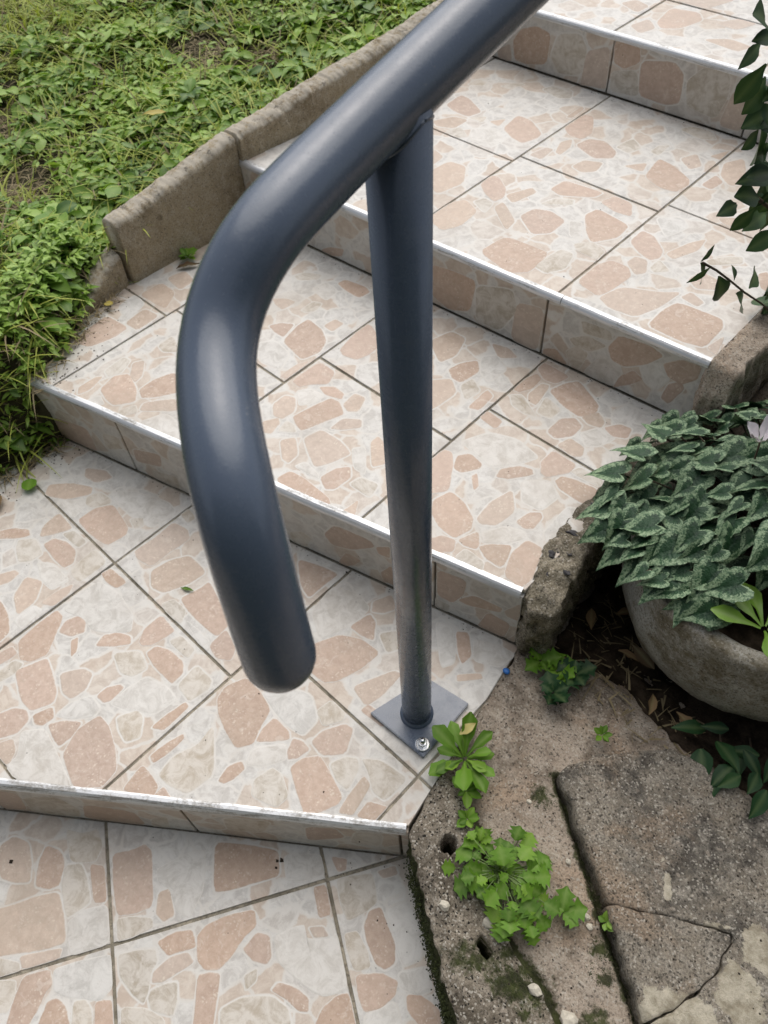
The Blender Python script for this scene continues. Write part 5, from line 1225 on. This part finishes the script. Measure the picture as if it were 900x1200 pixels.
# ---- dark shrub on the right (only its left fringe is in the frame)
sh = empty('shrub', (.10, .80, .28))
tag(sh, 'dark leafy shrub hanging in from the right beside the upper steps', 'shrub')
sm_ = [leaf_mesh('leaf', M_SHRUB, OVAL if k else LANCE, 1.0, (.36, .50, .66)[k], .2, .22, wav=.02, seed=110 + k) for k in range(3)]
VL = [((.48, .828), (.444, .849), 2), ((.486, .819), (.457, .823), 1), ((.481, .811), (.444, .803), 0), ((.552, .728), (.503, .725), 1), ((.560, .703), (.572, .652), 2), ((.626, .625), (.55, .642), 0), ((.642, .602), (.622, .562), 1), ((.592, .604), (.553, .622), 2), ((.567, .602), (.515, .616), 0), ((.593, .592), (.571, .566), 1), ((.693, .532), (.628, .54), 0), ((.718, .498), (.67, .487), 1),
      ((.509, .552), (.532, .564), 0), ((.502, .555), (.481, .537), 0), ((.509, .55), (.534, .506), 0), ((.611, .474), (.623, .487), 2), ((.59, .486), (.633, .418), 0), ((.689, .417), (.745, .414), 1), ((.693, .397), (.76, .330), 0), ((.808, .300), (.878, .286), 2), ((.835, .30), (.90, .30), 1), ((.47, .80), (.455, .765), 1), ((.525, .765), (.492, .742), 2), ((.535, .75), (.55, .705), 1), ((.60, .665), (.57, .655), 2), ((.655, .59), (.66, .545), 1), ((.70, .55), (.70, .50), 2), ((.56, .70), (.60, .66), 1), ((.67, .585), (.63, .59), 2), ((.80, .33), (.86, .30), 2)]
for i, ((y0, z0), (y1, z1), ty) in enumerate(VL):
    x0 = .03 + (.012 if i % 2 else -.004)
    b = Vector((x0, y0, z0)); t = Vector((.03, y1, z1)); hd = t - b
    put(sm_[ty], 'leaf', b, hd, R.uniform(-.5, .5), hd.length * 1.05, sh, up=Vector((.75, -.35, .6)))
tube('twig', [Vector((.03, .507, .553)), Vector((.031, .561, .513)), Vector((.032, .62, .466)), Vector((.036, .70, .40)), Vector((.05, .76, .351)), Vector((.08, .83, .28))], .0016, M_STEM, sh, 8, False, base=sh.location)
R = random.Random(64)
for k in range(26):
    p = Vector((.045 + R.uniform(0, .06), .80 + R.uniform(0, .16), .296 + R.uniform(.0, .06)))
    d = R.uniform(2.2, 5.0)
    put(sm_[k % 3], 'leaf', p, Vector((cos(d), sin(d), R.uniform(-.3, .4))), R.uniform(-.5, .5), R.uniform(.028, .048), sh)
for k in range(22):
    p = Vector((.035 + R.uniform(0, .02), R.uniform(.50, .66), 0)); p.z = 1.34 - 1.16 * p.y + R.uniform(-.04, .05)
    d = R.uniform(0, 6.28)
    put(sm_[k % 3], 'leaf', p, Vector((.3 * cos(d), sin(d), R.uniform(-.8, .3))), R.uniform(-.6, .6), R.uniform(.022, .038), sh, up=Vector((.75, -.35, .6)))
for pts in ([(.12, .84, .26), (.10, .74, .48), (.07, .64, .62), (.04, .56, .73), (.035, .49, .825)], [(.12, .84, .26), (.12, .76, .42), (.07, .70, .52), (.033, .60, .60)], [(.14, .86, .26), (.20, .75, .55), (.20, .60, .80)], [(.13, .85, .26), (.25, .85, .5), (.33, .80, .75)]):
    tube('stem', [Vector(p) for p in pts], .0028, M_STEM, sh, 8, False, base=sh.location)
R = random.Random(77)
for k in range(80):      # the body of the shrub, mostly right of the frame
    u = R.random(); a = R.uniform(0, 6.28)
    p = Vector((.26 + .13 * cos(a) * math.sqrt(u), .80 + .20 * sin(a) * math.sqrt(u), R.uniform(.36, .92)))
    if p.x < .10 or (p.x < .2 and p.y < .66 and p.z > .5): continue
    d = R.uniform(0, 6.28)
    put(sm_[k % 3], 'leaf', p, Vector((cos(d), sin(d), R.uniform(-.6, .2))), R.uniform(-.5, .5), R.uniform(.05, .08), sh)

# ---- weeds in the concrete joints on the right
rosette('crack_weed', (.100, -.006, .004), 17, .056, .40, SPOON, M_HERB, 'spoon-leaved green rosette growing at the corner of the base plate', 'weed', 31, (.1, .8), .30, lobes=.22, wav=.05)
rosette('crack_weed', (.131, -.040, .004), 7, .024, .55, OVAL, M_HERB, 'little sprout in the crack just below the spoon-leaved rosette', 'weed', 35, (.2, .8), .2, lobes=.15)
rosette('crack_weed', (.190, -.082, .004), 8, .026, .6, LOBED, M_HERB, 'small lobed sprout at the upper edge of the bushy weed', 'weed', 36, (.2, .8), .2, lobes=.3)
herb = empty('crack_weed', (.236, -.094, -.004))
tag(herb, 'bushy long-stalked weed growing out of the crack in the concrete', 'weed')
hm = [leaf_mesh('leaf', M_HERB, LOBED, 1.0, .95 + .1 * k, .15, .2, lobes=.35, wav=.03, seed=130 + k) for k in range(4)]
R = random.Random(13)
HB = Vector((.236, -.094, 0))
for k in range(84):
    a = k * 2.4 + R.uniform(-.4, .4)
    ln = .078 * R.random() ** .8 * (1.0 if cos(a - .2) < .3 else 0.9)
    zt = R.uniform(.012, .05) * (1.2 - ln / .1)
    tip = HB + Vector((cos(a) * ln * 1.05 + .012, sin(a) * ln * .72 - .004, zt))
    if hypot(tip.x - .155, tip.y + .105) < .030 or hypot(tip.x - .175, tip.y + .06) < .02: continue
    s = R.uniform(.012, .026)
    hd = Vector((cos(a) * .9, sin(a) * .9, R.uniform(-.4, .25)))
    st = tube('leaf_stalk', [HB + Vector((R.uniform(-.02, .03), R.uniform(-.016, .01), 0)), HB.lerp(tip, .5) + Vector((0, 0, .010)), tip], .0007, M_GSTEM, herb, 5, False, base=herb.location)
    put(hm[k % 4], 'leaf', tip, hd, R.uniform(-.4, .4), s, herb)
rosette('crack_weed', (.325, -.078, .004), 3, .029, .8, LOBED, M_HERB, 'two scalloped leaves on thin stalks right of the bushy weed', 'weed', 33, (.15, .3), .2, base_a=[.9, 2.0, .1], lobes=.35)
rosette('crack_weed', (.158, -.070, .006), 9, .018, .6, OVAL, M_HERB, 'tiny seedling in the crack between the two larger weeds', 'weed', 34, (.2, .8), .2)
for i, (x, y, lb) in enumerate([(.088, .196, 'small lobed weed against the kerb stone foot'), (.118, .200, 'flat lobed weed in front of the dark hollow'), (.143, .212, 'lobed weed at the mouth of the hollow, nearest the pot'), (.135, .165, 'lobed weed lying on the sandy ground')]):
    rosette('hollow_weed', (x, y, .008), 6, .030, .9, LOBED, M_HERB if i < 2 else M_IVY, lb, 'weed', 40 + i, (.25, .9), .3, lobes=.35, group='small weeds by the hollow')
rosette('crack_weed', (.373, -.048, .006), 6, .013, .7, OVAL, M_LIME, 'tiny bright sprout beside the edge of the mottled slab', 'weed', 46, (.3, .9), .2)
rosette('crack_weed', (.228, .160, .004), 7, .016, .6, OVAL, M_HERB, 'small sprout at the upper corner of the mottled slab', 'weed', 47, (.3, .9), .2)
rosette('wall_weed', (-1.018, .395, Z[2] + .004), 12, .026, .55, OVAL, M_HERB, 'little green weed at the foot of the low wall', 'weed', 48, (.2, .8), .2)

# ---- moss: small tufts joined
R = random.Random(3)
V = []; F = []
def tuft(x, y, z, s, dirn=None):
    i0 = len(V)
    for k in range(5):
        a = k * 1.2566 + R.random()
        V.append((x + cos(a) * s, y + sin(a) * s, z - s * .3))
    V.append((x + R.uniform(-.3, .3) * s, y + R.uniform(-.3, .3) * s, z + s * R.uniform(.6, 1.1)))
    for k in range(5): F.append([i0 + k, i0 + (k + 1) % 5, i0 + 5])
for cx_, cy_, r_, n in [(.216, .028, .020, 260), (.329, -.010, .012, 120), (.345, -.172, .024, 260), (.385, -.075, .016, 200), (.318, -.19, .02, 160), (.345, -.03, .010, 120), (.40, -.10, .015, 160)]:
    for _ in range(n):
        a = R.uniform(0, 6.28); q = r_ * math.sqrt(R.random())
        x, y = cx_ + q * cos(a) * 1.2, cy_ + q * sin(a) * .8
        zz = edg_z(x, y) if in_poly(x, y, EDG) else bed_z(x, y)
        tuft(x, y, zz - .0003, R.uniform(.0006, .0013))
for _ in range(2600):      # strip down the side of the edging
    t = R.random() ** .8
    x = .125 + (.31 - .125) * t; y = -.150 + (-.268 + .150) * t
    dz = R.random()
    tuft(x - .004 + R.gauss(0, .0035), y - .006 + R.gauss(0, .0035), -.145 + .13 * dz, R.uniform(.0006, .0016))
ms = mesh_obj('moss', V, F, M_MOSS)
tag(ms, 'dark green moss down the side of the edging and in the cracks', 'moss', kind='stuff')

# ---- pebbles, crumbs, bottle-cap scrap
for i, (x, y, r_, lb) in enumerate([(.207, -.176, .0075, 'white angular pebble left of the bushy weed'), (.351, -.171, .0085, 'cream pebble in the moss at the bottom'), (.401, -.167, .011, 'pale cauliflower-like stone at the bottom edge'),
                                    (.351, -.057, .0048, 'small white pebble near the slab, upper of a pair'), (.361, -.064, .0052, 'small white pebble near the slab, lower of a pair'), (.294, -.018, .0042, 'white chip above the two scalloped leaves'), (.342, -.068, .0035, 'tiny grey pebble beside the scalloped leaves'), (.262, -.150, .008, 'grey lichen-covered stone under the bushy weed'), (.206, .012, .004, 'pale stone chip by the round moss patch')]):
    z = edg_z(x, y) if in_poly(x, y, EDG) else bed_z(x, y)
    tag(lump('pebble', (x, y, z + r_ * .35), r_, M_PEB, None, i, (1, .8 + .05 * (i % 4), .7), .35), lb, 'pebble', 'loose pebbles on the concrete')
cap = lump('plastic_scrap', (.058, .148, .006), .0058, M_BLUE, None, 4, (1.1, .9, .6), .15)
tag(cap, 'small bright blue plastic scrap by the corner of the landing', 'scrap')
V = []; F = []
def crumb(x, y, z, s):
    i0 = len(V)
    for dx, dy, dz in ((1, 0, 0), (-1, .2, 0), (.1, 1, 0), (0, -1, .1), (0, 0, 1), (0, 0, -.3)):
        V.append((x + dx * s * R.uniform(.6, 1.3), y + dy * s * R.uniform(.5, 1.2), z + dz * s * R.uniform(.5, 1.0)))
    for f in ((0, 2, 4), (2, 1, 4), (1, 3, 4), (3, 0, 4)): F.append([i0 + q for q in f])
for _ in range(420):
    k = R.choice((0, 1, 1, 2, 2, 3))
    x = R.uniform(-1.0, .1); y = R.uniform(-.9, 1.3)
    if k == 0: ok = y < edge_y(1, x) - .01 and y > -1.0
    elif k == 1: ok = edge_y(1, x) + .02 < y < edge_y(2, x) - .004
    elif k == 2: ok = edge_y(2, x) + .02 < y < edge_y(3, x) - .004
    else: ok = edge_y(3, x) + .02 < y < edge_y(4, x) - .004
    if ok and (k == 0 or x < .02): crumb(x, y, Z[k] + .0006, R.uniform(.0006, .0016))
for _ in range(260):     # earth washed onto the tiles by the bank and under the risers
    y = R.uniform(-.35, .25); x = bank_edge(y) + abs(R.gauss(0, .035)) + .01
    k = 2 if y > edge_y(2, x) + .01 else 1
    if k == 1 and y > edge_y(2, x) - .003: continue
    crumb(x, y, Z[k] + .0006, R.uniform(.0008, .0026))
for k in (2, 3, 4):
    for _ in range(90):
        s = R.uniform(-1.0, -.02); p = edge_pt(k, s, -.003 - abs(R.gauss(0, .006)))
        if p.x < .0: crumb(p.x, p.y, Z[k - 1] + .0005, R.uniform(.0006, .0016))
for x, y, s in ((-.039, -.276, .004), (-.043, -.282, .003), (-.037, -.29, .003), (-.356, -.572, .004)): crumb(x, y, Z[0] + .001, s)
for _ in range(420):     # grit on the concrete
    x = R.uniform(.06, .6); y = R.uniform(-.25, .26)
    z = edg_z(x, y) if in_poly(x, y, EDG) else (slab_z(0)(x, y) if in_poly(x, y, SLAB_OUT) else bed_z(x, y))
    crumb(x, y, z + .0003, R.uniform(.0008, .002))
cr = mesh_obj('soil_crumbs', V, F, M_CRUMB)
tag(cr, 'dark crumbs of soil scattered on the tiles and concrete', 'crumbs', kind='stuff')
